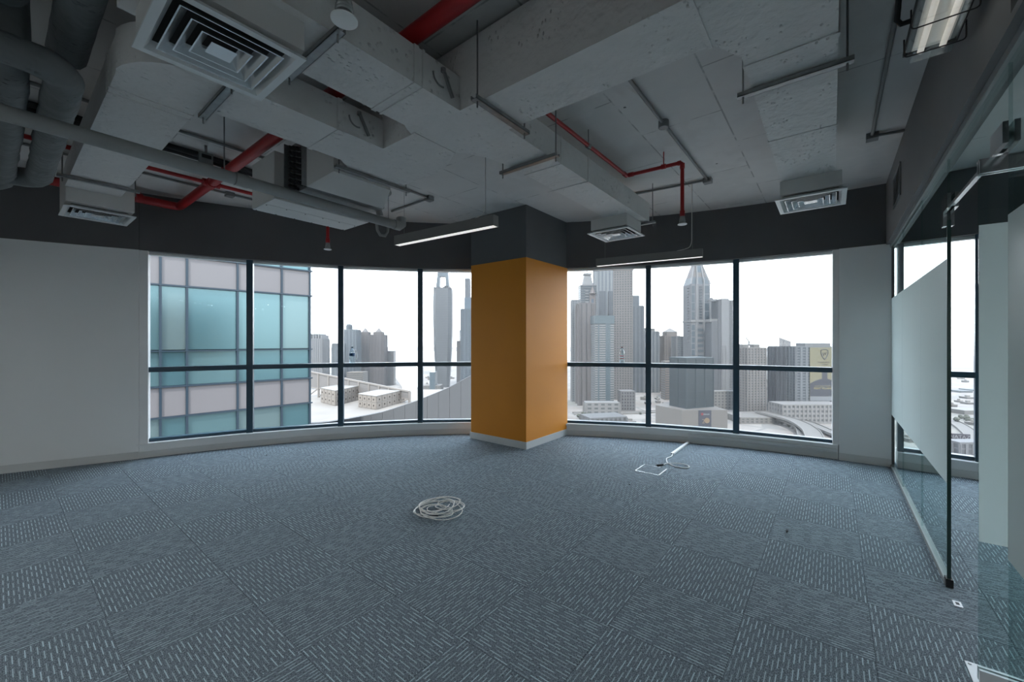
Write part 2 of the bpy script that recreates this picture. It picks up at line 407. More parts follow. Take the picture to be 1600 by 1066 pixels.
# ------------------------------------------------------------------ glass partition and door
GB = -.515; GT = .006
gp = sempty('wall_glass', (4.7, GB, 0), 'frameless glass partition with a frosted band')
ZF0, ZF1 = .575, 1.845
def gpanel(a0, a1, z0=.03, z1=2.405):
    g = .002
    pn = obj('glass_panel', MB().box(a0+g, a1-g, GB-GT, GB+GT, z0, z1), M['glass'], gp)
    if z0 < .5: obj('frosted_film', MB().box(a0+g, a1-g, GB+GT+.0006, GB+GT+.0012, ZF0, ZF1), M['frost'], pn)
for a0, a1 in ((5.2, 6.105), (4.19, 5.2), (3.325, 4.19), (1.10, 2.31), (.29, 1.10)): gpanel(a0, a1)
gpanel(2.31, 3.325, 2.135, 2.405)
obj('top_channel', MB().box(.29, 6.10, GB-.02, GB+.02, 2.405, 2.4395), M['chan'], gp)
obj('base_channel', MB().box(3.33, 6.10, GB-.016, GB+.016, 0, .03), M['chan'], gp)
obj('base_channel', MB().box(.29, 2.31, GB-.016, GB+.016, 0, .03), M['chan'], gp)
obj('wall_channel', MB().box(6.075, 6.10, GB-.018, GB+.018, .03, 2.405), M['gasket'], gp)
obj('edge_seal', MB().box(3.316, 3.324, GB-.008, GB+.008, .03, 2.06), mat('glass_edge', (.02,.055,.05), .3), gp)
obj('transom_edge', MB().box(2.45, 3.23, GB-.009, GB+.009, 2.118, 2.1345), M['alu'], gp)
# patch fittings where transom, side panel and door meet
pf = obj('patch_fitting', MB().box(3.22, 3.375, GB-.022, GB-GT-.001, 2.11, 2.19).box(3.22, 3.375, GB+GT+.001, GB+.022, 2.11, 2.19)
         .box(3.326, 3.375, GB-.022, GB-GT-.001, 2.03, 2.11).box(3.326, 3.375, GB+GT+.001, GB+.022, 2.03, 2.11), M['chrome'], gp, label='polished steel corner patch')
obj('patch_fitting', MB().box(2.30, 2.45, GB-.022, GB-GT-.001, 2.11, 2.19).box(2.30, 2.45, GB+GT+.001, GB+.022, 2.11, 2.19), M['chrome'], gp)
obj('foot_clip', MB().box(3.30, 3.35, GB-.015, GB+.015, .0, .045), M['gasket'], gp)
# open door leaf
dr = sempty('door_1', (2.452, -.9, 0), 'frameless glass door standing open into the next room')
DA = 2.452
leaf = obj('glass_leaf', MB().box(DA-.006, DA+.006, -1.32, -.462, .012, 2.10), M['glass'], dr)
obj('frosted_film', MB().box(DA-.0072, DA-.0066, -1.32, -.462, ZF0, ZF1), M['frost'], leaf)
obj('top_patch', MB().box(DA-.02, DA-.0065, -.63, -.462, 2.048, 2.10).box(DA+.0065, DA+.02, -.63, -.462, 2.048, 2.10).box(DA-.02, DA+.02, -.63, -.4605, 2.1005, 2.106), M['chrome'], dr, label='polished steel top pivot patch')
obj('bottom_patch', MB().box(DA-.02, DA-.0065, -.63, -.462, .012, .064).box(DA+.0065, DA+.02, -.63, -.462, .012, .064), M['satin'], dr)
fp = thing('floor_spring_plate', (2.5, -.52, 0), 'polished steel floor spring cover plate under the open glass door', 'floor plate')
pl = obj('cover_plate', MB().box(2.385, 2.585, -.585, -.447, .0, .004), M['satin'], fp)
for sx, sy in ((2.40,-.46),(2.57,-.46),(2.40,-.57),(2.57,-.57)): obj('screw', MB().lathe([(.006,0),(.006,.0012),(.004,.0018)], (sx,sy,.0041), 10), M['galv'], fp)
sk = thing('strike_plate', (3.12, GB, 0), 'small steel bolt keeper set in the carpet by the glass edge', 'strike plate')
obj('plate', MB().box(3.09, 3.15, GB-.016, GB+.016, .0, .003), M['satin'], sk)
obj('slot', MB().box(3.108, 3.135, GB-.007, GB+.007, .0031, .0036), M['gasket'], sk)

# louvre in the bulkhead
lv = thing('wall_louvre', (5.07, BF, 2.64), 'slatted grey air louvre high on the bulkhead', 'louvre')
obj('frame', MB().box(4.83, 5.31, BF+.0005, BF+.012, 2.64, 2.66).box(4.83, 5.31, BF+.0005, BF+.012, 2.91, 2.93).box(4.83, 4.85, BF+.0005, BF+.012, 2.66, 2.91).box(5.29, 5.31, BF+.0005, BF+.012, 2.66, 2.91), M['painted_steel'], lv)
for k in range(10):
    z = 2.664+k*.0245
    obj('slat', MB().add([(4.85,BF+.001,z+.014),(5.29,BF+.001,z+.014),(5.29,BF+.010,z),(4.85,BF+.010,z),(4.85,BF+.001,z+.017),(5.29,BF+.001,z+.017),(5.29,BF+.010,z+.003),(4.85,BF+.010,z+.003)],
        [(0,1,2,3),(7,6,5,4),(0,4,5,1),(1,5,6,2),(2,6,7,3),(3,7,4,0)]), M['painted_steel'], lv)

# ================================================================== CEILING SERVICES
ZD = 2.71
def flare_poly(pts): return pts
# --- supply duct: trunk, four branches, elbow
du = thing('supply_duct', (1.83, 1.5, ZD), 'grey canvas-wrapped supply duct trunk with side branches under the ceiling', 'duct')
trunk = [(1.66,-.02),(2.0,-.02),(2.0,1.55),(2.0,2.09),(2.03,2.13),(2.07,2.2),(2.14,2.34),(2.16,2.44),(2.16,2.95),(1.66,2.95)]
tr = obj('trunk', MB().prism(trunk, ZD, 3.09), M['duct'], du)
obj('seam', MB().box(1.652, 2.008, .425, .445, ZD-.006, 3.092), M['duct'], tr)
obj('seam', MB().box(1.652, 2.008, 2.09, 2.12, ZD-.006, 3.092), M['duct'], tr)
obj('seam', MB().box(1.654, 2.006, .02, .032, ZD-.005, 3.092), M['duct'], tr)
# branch over the table side, feeding the big diffuser
bA = obj('branch', MB().prism([(.36,1.69),(1.66,1.69),(1.66,2.13),(1.60,2.10),(1.56,2.07),(.36,2.07)], ZD, 2.905), M['duct'], du)
obj('seam', MB().box(1.33, 1.36, 1.684, 2.076, ZD-.005, 2.909), M['duct'], bA)
obj('seam', MB().box(1.385, 1.40, 1.684, 2.076, ZD-.005, 2.909), M['duct'], bA)
def arc(c, r, a0, a1, n): return [(c[0]+r*math.cos(R(a0+(a1-a0)*k/n)), c[1]+r*math.sin(R(a0+(a1-a0)*k/n))) for k in range(n+1)]
bB = obj('branch', MB().prism([(1.66,2.44),(1.66,2.90),(1.61,2.87),(1.57,2.835),(.78,2.835),(.72,2.86),(.72,5.17),(.37,5.17),(.37,2.80)] + arc((.72,2.80), .36, 180, 270, 10)[1:], ZD, 2.905), M['duct'], du)
obj('seam', MB().box(.364, .726, 2.96, 2.975, ZD-.005, 2.909), M['duct'], bB)
obj('seam', MB().box(.364, .726, 3.03, 3.04, ZD-.005, 2.909), M['duct'], bB)
obj('seam', MB().box(1.33, 1.36, 2.434, 2.841, ZD-.005, 2.909), M['duct'], bB)
bD = obj('branch', MB().prism([(2.0,1.60),(4.50,1.60),(4.50,1.93),(2.42,1.93),(2.30,1.95),(2.2,1.975),(2.1,2.02),(2.0,2.09)], ZD, 2.91), M['duct'], du)
obj('seam', MB().box(3.05, 3.075, 1.594, 1.936, ZD-.005, 2.914), M['duct'], bD)
obj('seam', MB().box(2.62, 2.635, 1.594, 1.936, ZD-.005, 2.914), M['duct'], bD)
bC = obj('branch', MB().prism([(2.0,-.02),(4.50,-.02),(4.50,.335),(2.17,.335),(2.0,.42)], ZD, 2.93), M['duct'], du)
obj('seam', MB().box(2.24, 2.27, -.026, .341, ZD-.006, 2.934), M['duct'], bC)
obj('seam', MB().box(3.19, 3.20, -.024, .339, ZD-.004, 2.934), M['duct'], bC)
# diffuser necks and plenum
ZN = 2.592
obj('neck', MB().box(.35, .80, 1.735, 2.20, ZN, ZD).box(.30, .84, 2.075, 2.24, ZD, 2.90), M['duct_plain'], du)
obj('neck', MB().box(.375, .815, 5.17, 5.70, ZN, 2.905), M['duct_plain'], du)
obj('neck', MB().box(4.06, 4.46, 1.68, 2.09, ZN, ZD), M['duct_plain'], du)
obj('neck', MB().box(4.06, 4.50, -.06, .345, ZN, ZD), M['duct_plain'], du)
# damper quadrants on the two near branches
for yb, ax in ((1.69, 1.53), (2.44, 1.48)):
    q = MB()
    q.tube([(ax-.02+.055*math.cos(R(t)), yb-.006, 2.83+.055*math.sin(R(t))) for t in range(180, 300, 10)], .005, 6)
    dq = obj('damper_quadrant', q, M['painted_steel'], du, True)
    obj('damper_handle', MB().bar((ax-.01, yb-.014, 2.87), (ax+.06, yb-.014, 2.745), .012, .018).lathe([(.014,0),(.014,.02)], (ax-.01, yb-.014, 2.855), 10), M['painted_steel'], dq)

# --- hangers: strut channel under a duct on two threaded rods
def hanger(p, q, label, ext=.03, top=ZC, z=ZD, w=.04, h=.022):
    c = ((p[0]+q[0])/2, (p[1]+q[1])/2, z-h)
    t = thing('duct_hanger', c, label, 'hanger', 'strut hangers under the ducts')
    d = Vector((q[0]-p[0], q[1]-p[1], 0)).normalized(); nn = Vector((-d.y, d.x, 0))
    P0 = Vector((*p, z-h/2-.0072)); Q0 = Vector((*q, z-h/2-.0072))
    ch = MB().bar(P0-Vector((0,0,h/2-.0015)), Q0-Vector((0,0,h/2-.0015)), w, .003)
    ch.bar(P0+nn*(w/2-.0015), Q0+nn*(w/2-.0015), .003, h).bar(P0-nn*(w/2-.0015), Q0-nn*(w/2-.0015), .003, h)
    obj('strut_channel', ch, M['galv'], t)
    for e_, s in ((P0, 1), (Q0, -1)):
        r_ = e_+d*s*ext
        obj('threaded_rod', MB().tube([r_-Vector((0,0,.045)), (r_.x, r_.y, top)], .0045, 8), M['painted_steel'], t, True)
hanger((.90,1.62), (.90,2.14), 'galvanised strut under the near duct branch beside the largest diffuser')
hanger((.75,2.40), (.75,2.90), 'galvanised strut under the curved duct elbow', .02)
hanger((1.59,1.515), (2.08,1.515), 'grey strut and rods under the duct trunk beside the damper')
hanger((2.45,1.515), (2.45,2.04), 'strut under the duct branch running to the column', .02)
hanger((2.47,-.08), (2.47,.40), 'long strut crossing under the rightmost duct branch', .025)
hanger((1.575,2.925), (2.25,2.925), 'strut under the joint of duct and fan coil box', .03)
hanger((.30,4.80), (.79,4.80), 'thin strut under the leftmost duct near its diffuser', .03)
hanger((4.492,1.53), (4.492,2.0), 'strut carrying the duct end above the diffuser near the column', .03)

# --- square four-way diffusers
def make_diffuser(S=.235):
    t = thing('ceiling_diffuser', (0,0,0), 'x', 'air diffuser', 'square louvred air diffusers', local=True)
    fr = MB().frustum(S, 0, S-.030, 0).frustum(S, 0, S, .010).frustum(S, .010, S-.045, .022).frustum(S-.030, 0, S-.052, .034)
    obj('frame', fr, M['dif_white'], t)
    obj('throat', MB().box(-S+.05, S-.05, -S+.05, S-.05, .0345, .0375), M['dark'], t)
    hs = S-.062
    for k in range(3):
        h0 = hs-.043*k; z0 = .001
        v = MB().frustum(h0, z0, h0-.030, .033).frustum(h0, z0, h0-.005, z0).frustum(h0-.005, z0, h0-.035, .033)
        obj('vane', v, M['alu'], t)
    h0 = hs-.043*3
    obj('core', MB().add([(-h0,-h0,.004),(h0,-h0,.004),(h0,h0,.004),(-h0,h0,.004),(0,0,.022)], [(0,1,4),(1,2,4),(2,3,4),(3,0,4),(0,3,2,1)]), M['alu'], t)
    return t
d0 = make_diffuser()
DZ = 2.555
spots = [((.572,1.965), 'largest square louvred diffuser close overhead at the left'),
         ((.60,5.45), 'square diffuser under the far left duct near the pale wall'),
         ((4.265,1.885), 'square diffuser at the duct end beside the orange column'),
         ((4.285,.145), 'square diffuser at the duct end near the grey bulkhead')]
for k, ((a, b), lb) in enumerate(spots):
    o = d0 if k == 0 else clone(d0)
    o.location = (a, b, DZ); o['label'] = lb

# --- fan coil unit at the far end of the trunk
fc = thing('fan_coil_unit', (1.85, 3.4, 2.5), 'grey fan coil unit with a bare cooling coil and flat access plate', 'fan coil unit')
obj('supply_plenum', MB().add([(1.58,2.955,2.662),(2.08,2.955,2.662),(2.13,3.13,2.552),(1.46,3.13,2.552),(1.58,2.955,3.03),(2.08,2.955,3.03),(2.13,3.13,3.0),(1.46,3.13,3.0)], [(0,3,2,1),(4,5,6,7),(0,1,5,4),(1,2,6,5),(2,3,7,6),(3,0,4,7)]), M['duct_plain'], fc)
rb = obj('return_box', MB().box(1.355, 2.19, 3.44, 3.88, 2.505, 2.875), M['duct_plain'], fc)
ap = obj('access_plate', MB().box(1.36, 2.185, 3.64, 3.878, 2.500, 2.5045), M['duct_plain'], rb)
obj('access_plate', MB().box(1.36, 2.185, 3.445, 3.634, 2.500, 2.5045), M['duct_plain'], rb)
scr = MB()
for k in range(6):
    for yy in (3.655, 3.865): scr.lathe([(.005,0),(.005,-.003)], (1.38+k*.157, yy, 2.4995), 8)
stuff(obj('screws', scr, M['gasket'], rb))
co = obj('coil_casing', MB().box(1.475, 2.14, 3.1305, 3.4395, 2.555, 2.95), M['galv'], fc)
for k in range(8):
    for s in range(4):
        z = 2.585+k*.044+(s%2)*.02; y = 3.185+s*.062
        obj('return_bend', MB().tube([(1.474-.034*math.sin(R(t)), y+.026*math.cos(R(t)), z+.016*math.cos(R(t))) for t in range(0, 181, 30)], .011, 7), M['black'], co, True)
obj('end_plate', MB().box(1.425, 1.4745, 3.43, 3.4395, 2.555, 2.95), M['galv'], fc)
obj('end_plate', MB().box(1.425, 1.4745, 3.1305, 3.138, 2.555, 2.95), M['galv'], fc)
vb = MB().tube([(2.19,3.52,2.70),(2.29,3.52,2.70),(2.34,3.52,2.68),(2.36,3.52,2.62)], .032, 10)
obj('header_pipe', vb, M['pipe'], fc, True)
obj('header_pipe', MB().tube([(2.14,3.28,2.80),(2.26,3.29,2.80),(2.32,3.33,2.79)], .035, 10), M['pipe'], fc, True)
obj('trap_hose', MB().tube([(2.19,3.49,2.56),(2.26,3.49,2.56),(2.30,3.49,2.53),(2.31,3.49,2.46),(2.34,3.49,2.42),(2.39,3.48,2.42),(2.41,3.47,2.46),(2.41,3.45,2.56)], .014, 8), M['pipe'], fc, True)

# --- pipes
def bend(pts, r, n=6):
    """polyline with rounded corners of radius r"""
    pts = [Vector(p) for p in pts]; out = [pts[0]]
    for i in range(1, len(pts)-1):
        a = (pts[i-1]-pts[i]).normalized(); b = (pts[i+1]-pts[i]).normalized()
        p, q = pts[i]+a*r, pts[i]+b*r
        for k in range(n+1):
            t = k/n; out.append(p*(1-t)**2+pts[i]*2*t*(1-t)+q*t*t)
    return out+[pts[-1]]
dp = thing('drain_pipe', (.5, 3.22, 2.5), 'long grey pipe crossing below the ducts to the fan coil unit', 'pipe')
obj('pipe_run', MB().tube([(-3.15,3.10,2.505),(.6,3.215,2.50),(2.40,3.30,2.495)], .041, 14), M['pipe'], dp, True)
obj('end_elbow', MB().tube([(2.36,3.298,2.496),(2.42,3.30,2.496),(2.455,3.31,2.52),(2.46,3.32,2.58)], .047, 12), M['pipe'], dp, True)
obj('coupling', MB().tube([(1.02,3.23,2.4985),(1.10,3.236,2.498)], .045, 14), M['pipe'], dp, True)
obj('hanger_rod', MB().tube([(.96,3.235,2.53),(.96,3.235,ZC)], .004, 8), M['painted_steel'], dp, True)
obj('hanger_rod', MB().tube([(2.30,3.297,2.53),(2.30,3.297,ZC)], .003, 8), M['painted_steel'], dp, True)

def lag_tube(path, r, jit=.06, n=14):
    rr = [r*(1+random.uniform(-jit, jit)) for _ in path]
    return MB().tube(path, rr, n)
def dense(path, step=.09):
    out = []
    for i in range(len(path)-1):
        a, b = Vector(path[i]), Vector(path[i+1]); k = max(1, int((b-a).length/step))
        out += [a.lerp(b, t/k) for t in range(k)]
    return out+[Vector(path[-1])]
lg = 'lagged grey pipes in the left ceiling corner'
tag(obj('lagged_pipe', lag_tube(dense(bend([(-3.1,2.86,2.67),(.215,2.86,2.67),(.215,5.02,2.67),(-3.1,5.02,2.67)], .17)), .072, .07), M['lagging'], None, True), 'lagged pipe bending round twice, nearest the left duct', 'pipe', lg)
tag(obj('lagged_pipe', lag_tube(dense(bend([(.035,3.02,3.08),(.035,3.02,2.69),(.035,5.30,2.66),(-3.1,5.30,2.66)], .17)), .074, .09), M['lagging'], None, True), 'crumpled lagged pipe at the left edge dropping from the ceiling', 'pipe', lg)
tag(obj('lagged_pipe', lag_tube(dense([(.245,-.4,2.96),(.245,3.30,2.96)]), .080, .02), M['lagging'], None, True), 'upper lagged pipe above the bend, running back overhead', 'pipe', lg)
tag(obj('lagged_pipe', lag_tube(dense([(.02,-.4,2.96),(.02,2.90,2.96)]), .080, .02), M['lagging'], None, True), 'upper lagged pipe in the far left top corner', 'pipe', lg)

# fire main
ZR = 3.0
fm = thing('fire_main', (1.375, 3.5, ZR), 'thick red fire main passing above the ducts to the left wall', 'fire pipe')
obj('pipe_run', MB().tube(bend([(1.365,-2.5,ZR),(1.375,6.20,ZR),(-1.2,6.20,ZR)], .07), .046, 14), M['red'], fm, True)
for y in (2.95, 4.62): obj('clamp', MB().tube([(1.375,y-.03,ZR),(1.375,y+.03,ZR)], .054, 14), M['red'], fm, True)
obj('tee', MB().tube([(1.30,5.02,ZR),(1.45,5.02,ZR)], .036, 12).tube([(1.375,4.96,ZR),(1.375,5.08,ZR)], .053, 14), M['red'], fm, True)
obj('tee', MB().tube([(.98,6.17,ZR),(1.04,6.17,ZR)], .052, 12).tube([(1.01,6.2,ZR),(1.01,6.2,ZR+.08)], .02, 10), M['red'], fm, True)
for y in (2.97, 4.66): obj('hanger', MB().tube([(1.375+.05*math.cos(R(t)), y, ZR+.05*math.sin(R(t))) for t in range(0,181,20)], .005, 6).tube([(1.375,y,ZR+.05),(1.375,y,ZC)], .005, 6), M['painted_steel'], fm, True)
br = thing('sprinkler_branch', (1.8, 5.02, ZR), 'thin red pipe crossing behind the ducts parallel to the windows', 'fire pipe')
obj('pipe_run', MB().tube([(-1.5,5.02,ZR),(1.30,5.02,ZR)], .019, 10).tube([(1.45,5.02,ZR),(2.25,5.02,ZR)], .019, 10), M['red'], br, True)
s2 = thing('sprinkler_pipe', (3.2, 1.56, 2.985), 'red sprinkler pipe running beside the duct then dropping down', 'fire pipe')
obj('pipe_run', MB().tube(bend([(2.02,1.60-.02,2.985),(3.79,1.57,2.985),(3.82,1.06,2.985),(3.82,1.06,2.50)], .03), .0165, 12), M['red'], s2, True)
for p, q in (((3.73,1.571,2.985),(3.79,1.57,2.985)), ((3.791,1.55,2.985),(3.794,1.50,2.985)), ((3.818,1.10,2.985),(3.82,1.07,2.985)), ((3.82,1.06,2.975),(3.82,1.06,2.93)), ((3.82,1.06,2.55),(3.82,1.06,2.50))):
    obj('elbow_socket', MB().tube([p, q], .0215, 12), M['red'], s2, True)
obj('clip', MB().tube([(3.02,1.578,2.985-.02),(3.02,1.578,ZC)], .005, 6).tube([(3.0,1.578,2.985),(3.04,1.578,2.985)], .022, 10), M['painted_steel'], s2, True)
obj('clip', MB().tube([(3.805,1.22,2.985),(3.805,1.22,ZC)], .005, 6).tube([(3.806,1.20,2.985),(3.804,1.24,2.985)], .022, 10), M['red'], s2, True)

def make_head():
    t = thing('fire_sprinkler', (0,0,0), 'x', 'sprinkler', 'pendent sprinkler heads', local=True)
    obj('cup', MB().lathe([(.019,.075),(.022,.07),(.022,.066),(.020,.062),(.024,.058),(.024,.054),(.021,.05),(.026,.046),(.026,.042),(.023,.038),(.028,.034),(.028,.03),(.025,.026),(.031,.012),(.033,.008)][::-1], n=20), M['galv'], t, True)
    obj('cover_plate', MB().lathe([(.036,0),(.040,.002),(.040,.006),(.036,.008)], n=28), M['white_plastic'], t, True)
    return t
h0 = make_head()
heads = [((3.82,1.06,2.425), 2.50, 'sprinkler head on the red drop between duct and light'),
         ((.672,1.193,2.375), 3.10, 'large looking sprinkler head overhead beside the near diffuser'),
         ((2.25,4.335,2.378), 2.9, 'sprinkler head hanging in front of the dark band by the fan coil unit')]
for k, (p, zt, lb) in enumerate(heads):
    o = h0 if k == 0 else clone(h0)
    o.location = p; o['label'] = lb
    if k:
        dz = thing('sprinkler_drop', (p[0], p[1], p[2]+.075), 'red drop pipe of the ' + ('overhead sprinkler near the diffuser' if k == 1 else 'sprinkler by the fan coil unit'), 'fire pipe')
        if k == 1: obj('drop', MB().tube([(p[0],p[1],p[2]+.07),(p[0],p[1],ZC)], .017, 12), M['red'], dz, True)
        else: obj('drop', MB().tube(bend([(p[0],p[1],p[2]+.07),(p[0],p[1],ZR),(p[0],5.02,ZR)], .03), .017, 12), M['red'], dz, True)
        obj('socket', MB().tube([(p[0],p[1],p[2]+.075),(p[0],p[1],p[2]+.12)], .022, 12), M['red'], dz, True)

# conduits on the soffit
def conduit(pts, boxes, label, r=.0125):
    t = thing('conduit', (pts[0][0], pts[0][1], ZC-.03), label, 'conduit')
    obj('conduit_run', MB().tube(bend([(a,b,ZC-.018) for a,b in pts], .02, 4), r, 10), M['painted_steel'], t, True)
    for (a, b, s) in boxes:
        if s == 'r': obj('junction_box', MB().lathe([(.036,-.055),(.040,-.050),(.040,0)], (a,b,ZC-.0005), 18), M['painted_steel'], t, True)
        else: obj('junction_box', MB().box(a-.04,a+.04,b-.04,b+.04,ZC-.05,ZC-.0005), M['painted_steel'], t)
conduit([(2.02,1.05),(4.71,1.05),(4.62,1.98)], [(3.27,1.05,'r'),(4.72,1.05,'b')], 'conduit with a round junction box along the bare soffit')
conduit([(1.0,-.265),(4.56,-.262),(4.60,-.462)], [(4.56,-.262,'b')], 'conduit along the soffit beside the grey bulkhead')
conduit([(2.70,3.80),(3.24,3.82),(3.26,4.60)], [(3.24,3.82,'b')], 'short conduit and box on the soffit beyond the fan coil unit')
conduit([(-1.0,5.55),(2.6,5.55)], [(1.7,5.55,'b')], 'long conduit on the soffit behind the red pipes')
conduit([(-1.0,4.2),(1.9,4.2)], [], 'thin conduit on the soffit above the fire main')
bp = thing('foam_pipe', (1.2, 4.5, 3.02), 'black foam-insulated pipes behind the red fire main', 'pipe')
for yy, zz, rr in ((4.52,3.086,.024), (4.60,3.086,.024)):
    obj('foam_sleeve', lag_tube(dense([(-1.2,yy,zz),(1.30,yy+.04,zz),(1.9,yy+.1,zz)]), rr, .12, 10), M['black'], bp, True)
eb = thing('electrical_box', (1.16, 4.36, 2.95), 'small galvanised switch box hung by the black pipes', 'electrical box')
obj('box', MB().box(1.11,1.21,4.36,4.40,2.94,3.05), M['galv'], eb)
obj('cover', MB().box(1.125,1.195,4.354,4.3595,3.0,3.03), M['black'], eb)
obj('stem', MB().box(1.15,1.17,4.375,4.385,3.0505,ZC), M['galv'], eb)

# --- pendant linear lights, then added fill lamps of the same shape
def pendant(name, c, ang, label, length=1.18, diffm='diff', z=2.30):
    t = thing('linear_pendant_light', (c[0], c[1], z), label, 'pendant light', 'linear pendant lights', rz=ang, local=True)
    L = length/2; W = .034; H = .088
    hs = MB().box(-W, W, -L, L, .006, H).box(-W, -W+.004, -L, L, 0, .006).box(W-.004, W, -L, L, 0, .006)
    obj('housing', hs, M['lampbody'], t)
    for s in (-1, 1): obj('end_cap', MB().box(-W, W, min(s*L, s*(L+.004)), max(s*L, s*(L+.004)), 0, H), M['lampbody'], t)
    obj('light_diffuser', MB().box(-W+.0045, W-.0045, -L+.002, L-.002, .001, .0055), M[diffm], t)
    for s in (-1, 1):
        obj('suspension_wire', MB().tube([(0, s*(L-.10), H), (0, s*(L-.10), ZC-z)], .0016, 6), M['galv'], t)
    obj('flex', MB().tube(bend([(0,-L+.26,H+.006),(0,-L+.20,H+.012),(0,-L+.125,H+.03),(.004,-L+.108,H+.09),(.006,-L+.106,ZC-z)], .03, 4), .003, 7), M['cable'], t, True)
    return t
pendant('p', (2.44,2.71), R(4.0), 'linear pendant light hanging left of the orange column')
pendant('p', (4.69,1.70), R(9.5), 'linear pendant light hanging right of the orange column before the window')
for k, (a, b) in enumerate(((-1.3,.7), (-1.3,2.05), (-1.3,3.95), (-2.5,.7), (-2.5,2.05), (-2.5,3.95))):  # added lamps behind the camera, there to brighten floor and walls
    pendant('p', (a, b), 0, 'added fill lamp shaped like a linear pendant, unseen behind the viewer', 1.18, 'fill')['group'] = 'added fill lamps behind the viewer'

for (a, b) in ((1.1,-2.3), (2.7,-3.2)):  # added out-of-frame lamps that brighten the next room and the frosted film
    pendant('p', (a, b), 0, 'added fill lamp shaped like a linear pendant, unseen in the next room', 1.18, 'fill')['group'] = 'added fill lamps in the next room'

# --- caged utility light by the bulkhead
cg = thing('caged_light', (2.05, -.33, 2.60), 'caged utility light with a clear lens hung by the grey bulkhead', 'utility light')
A0, A1, B0, B1 = 1.62, 2.50, -.408, -.252
obj('housing', MB().box(A0, A1, B0+.004, B1-.004, 2.655, 2.70), M['painted_steel'], cg)
lensm = glass('clear_ribbed_lens', (.93,.95,.96), .10, .05)
obj('lens', MB().add([(A0,B0,2.65),(A1,B0,2.65),(A1,B1,2.65),(A0,B1,2.65),(A0,B0+.015,2.60),(A1-.012,B0+.015,2.60),(A1-.012,B1-.015,2.60),(A0,B1-.015,2.60)],
    [(0,1,2,3),(7,6,5,4),(0,4,5,1),(1,5,6,2),(2,6,7,3),(3,7,4,0)]), lensm, cg)
obj('reflector', MB().box(A0+.01, A1-.015, B0+.02, B1-.02, 2.648, 2.6545), mat('white_reflector', (.85,.84,.80), .25), cg)
for yy in (-.365, -.298):
    obj('lamp_tube', MB().tube([(A0+.02,yy,2.629),(A1-.03,yy,2.629)], .011, 12), mat('warm_lamp_tube', (.8,.78,.72), .4, emit=((1,.92,.80), .3)), cg, True)
obj('lens_rim', MB().box(A1-.004, A1+.008, B0-.006, B1+.006, 2.645, 2.66).box(A0, A1, B0-.006, B0-.001, 2.645, 2.66).box(A0, A1, B1+.001, B1+.006, 2.645, 2.66), M['gasket'], cg)
for a in (2.40, 2.20, 2.0, 1.8):
    obj('guard_wire', MB().tube(bend([(a,B0-.012,2.665),(a,B0-.012,2.588),(a,B1+.012,2.588),(a,B1+.012,2.665)], .015, 4), .0028, 6), M['gasket'], cg, True)
for a in (2.34, 1.75): obj('stem', MB().box(a-.012, a+.012, -.342, -.318, 2.7005, ZC), M['black'], cg)
obj('gland', MB().tube([(2.30,B1-.006,2.68),(2.30,B1+.03,2.68),(2.28,B1+.045,2.69),(2.22,B1+.045,2.75)], .010, 8), M['black'], cg, True)

# ================================================================== SMALL THINGS ON FLOOR AND SILLS
# coil of white network cable
def coil_path():
    pts = []; rnd = random.Random(3); N = 520
    for k in range(N):
        t = k/N*2*math.pi*7.0
        rad = .135+.055*math.sin(t*.37+1)+.034*math.sin(t*1.31)+.022*math.cos(t*2.2)
        cx = .034*math.cos(t*.21)+.018*math.sin(t*.47); cy = .034*math.sin(t*.27)+.012*math.cos(t*.6)
        z = .005+.0028*(k/N*9)+.014*(math.sin(t*.83)**2)*(k/N)+.006*math.sin(t*1.7)**2
        pts.append((2.255+cx+rad*math.cos(t), 2.51+cy+rad*math.sin(t), z))
    return pts
cb = thing('cable_coil', (2.255, 2.51, 0), 'tangled coil of off-white cable lying on the carpet', 'cable')
cp = coil_path()
obj('cable', MB().tube(cp, .0036, 6), M['cable'], cb, True)
obj('loose_loop', MB().tube([(2.255+.17*math.cos(t*.1)-.03, 2.51+.10*math.sin(t*.1)+.08, .004+.012*math.sin(t*.05)**2) for t in range(0,58)], .0036, 6), M['cable'], cb, True)
obj('loose_loop', MB().tube([(2.255+.10*math.cos(t*.1)-.07, 2.51+.16*math.sin(t*.1)-.02, .012+.014*math.cos(t*.07)**2) for t in range(0,60)], .0036, 6), M['cable'], cb, True)
obj('plug', MB().bar((2.115,2.475,.008),(2.075,2.50,.007),.014,.011).tube([(2.15,2.43,.008),(2.135,2.455,.008),(2.115,2.475,.008)], .005, 6), M['black'], cb)
obj('plug', MB().bar((2.10,2.52,.007),(2.085,2.545,.007),.013,.011), M['black'], cb)

# mini trunking on floor and plinth, with a cable tail
tk = thing('cable_trunking', (5.5, 1.53, 0), 'white mini trunking from the window plinth out over the carpet', 'cable trunking')
obj('floor_run', MB().prism([(5.085,1.512),(5.80,1.512),(5.80,1.546),(5.085,1.546)], .0005, .020), M['white_plastic'], tk)
obj('open_end', MB().box(5.0842, 5.0848, 1.516, 1.542, .004, .017), M['gasket'], tk)
obj('riser', MB().sector(RS-.034, RS-.0125, 15.55, 15.85, .0205, .125, 2), M['trim'], tk)
obj('wall_run', MB().sector(RS-.032, RS-.0125, PIER0+.1, 15.54, .082, .122, 20), M['trim'], tk)
ct = thing('cable_tail', (4.8, 1.4, 0), 'white cable tail with a plug curling out of the floor trunking', 'cable')
obj('cable', MB().tube(bend([(5.10,1.53,.010),(4.99,1.50,.007),(4.86,1.53,.006),(4.70,1.47,.006),(4.60,1.36,.006),(4.61,1.24,.007),(4.68,1.215,.008),(4.745,1.27,.010),(4.715,1.37,.014),(4.66,1.46,.010),(4.585,1.475,.007)], .045, 5), .0062, 8), M['white_plastic'], ct, True)
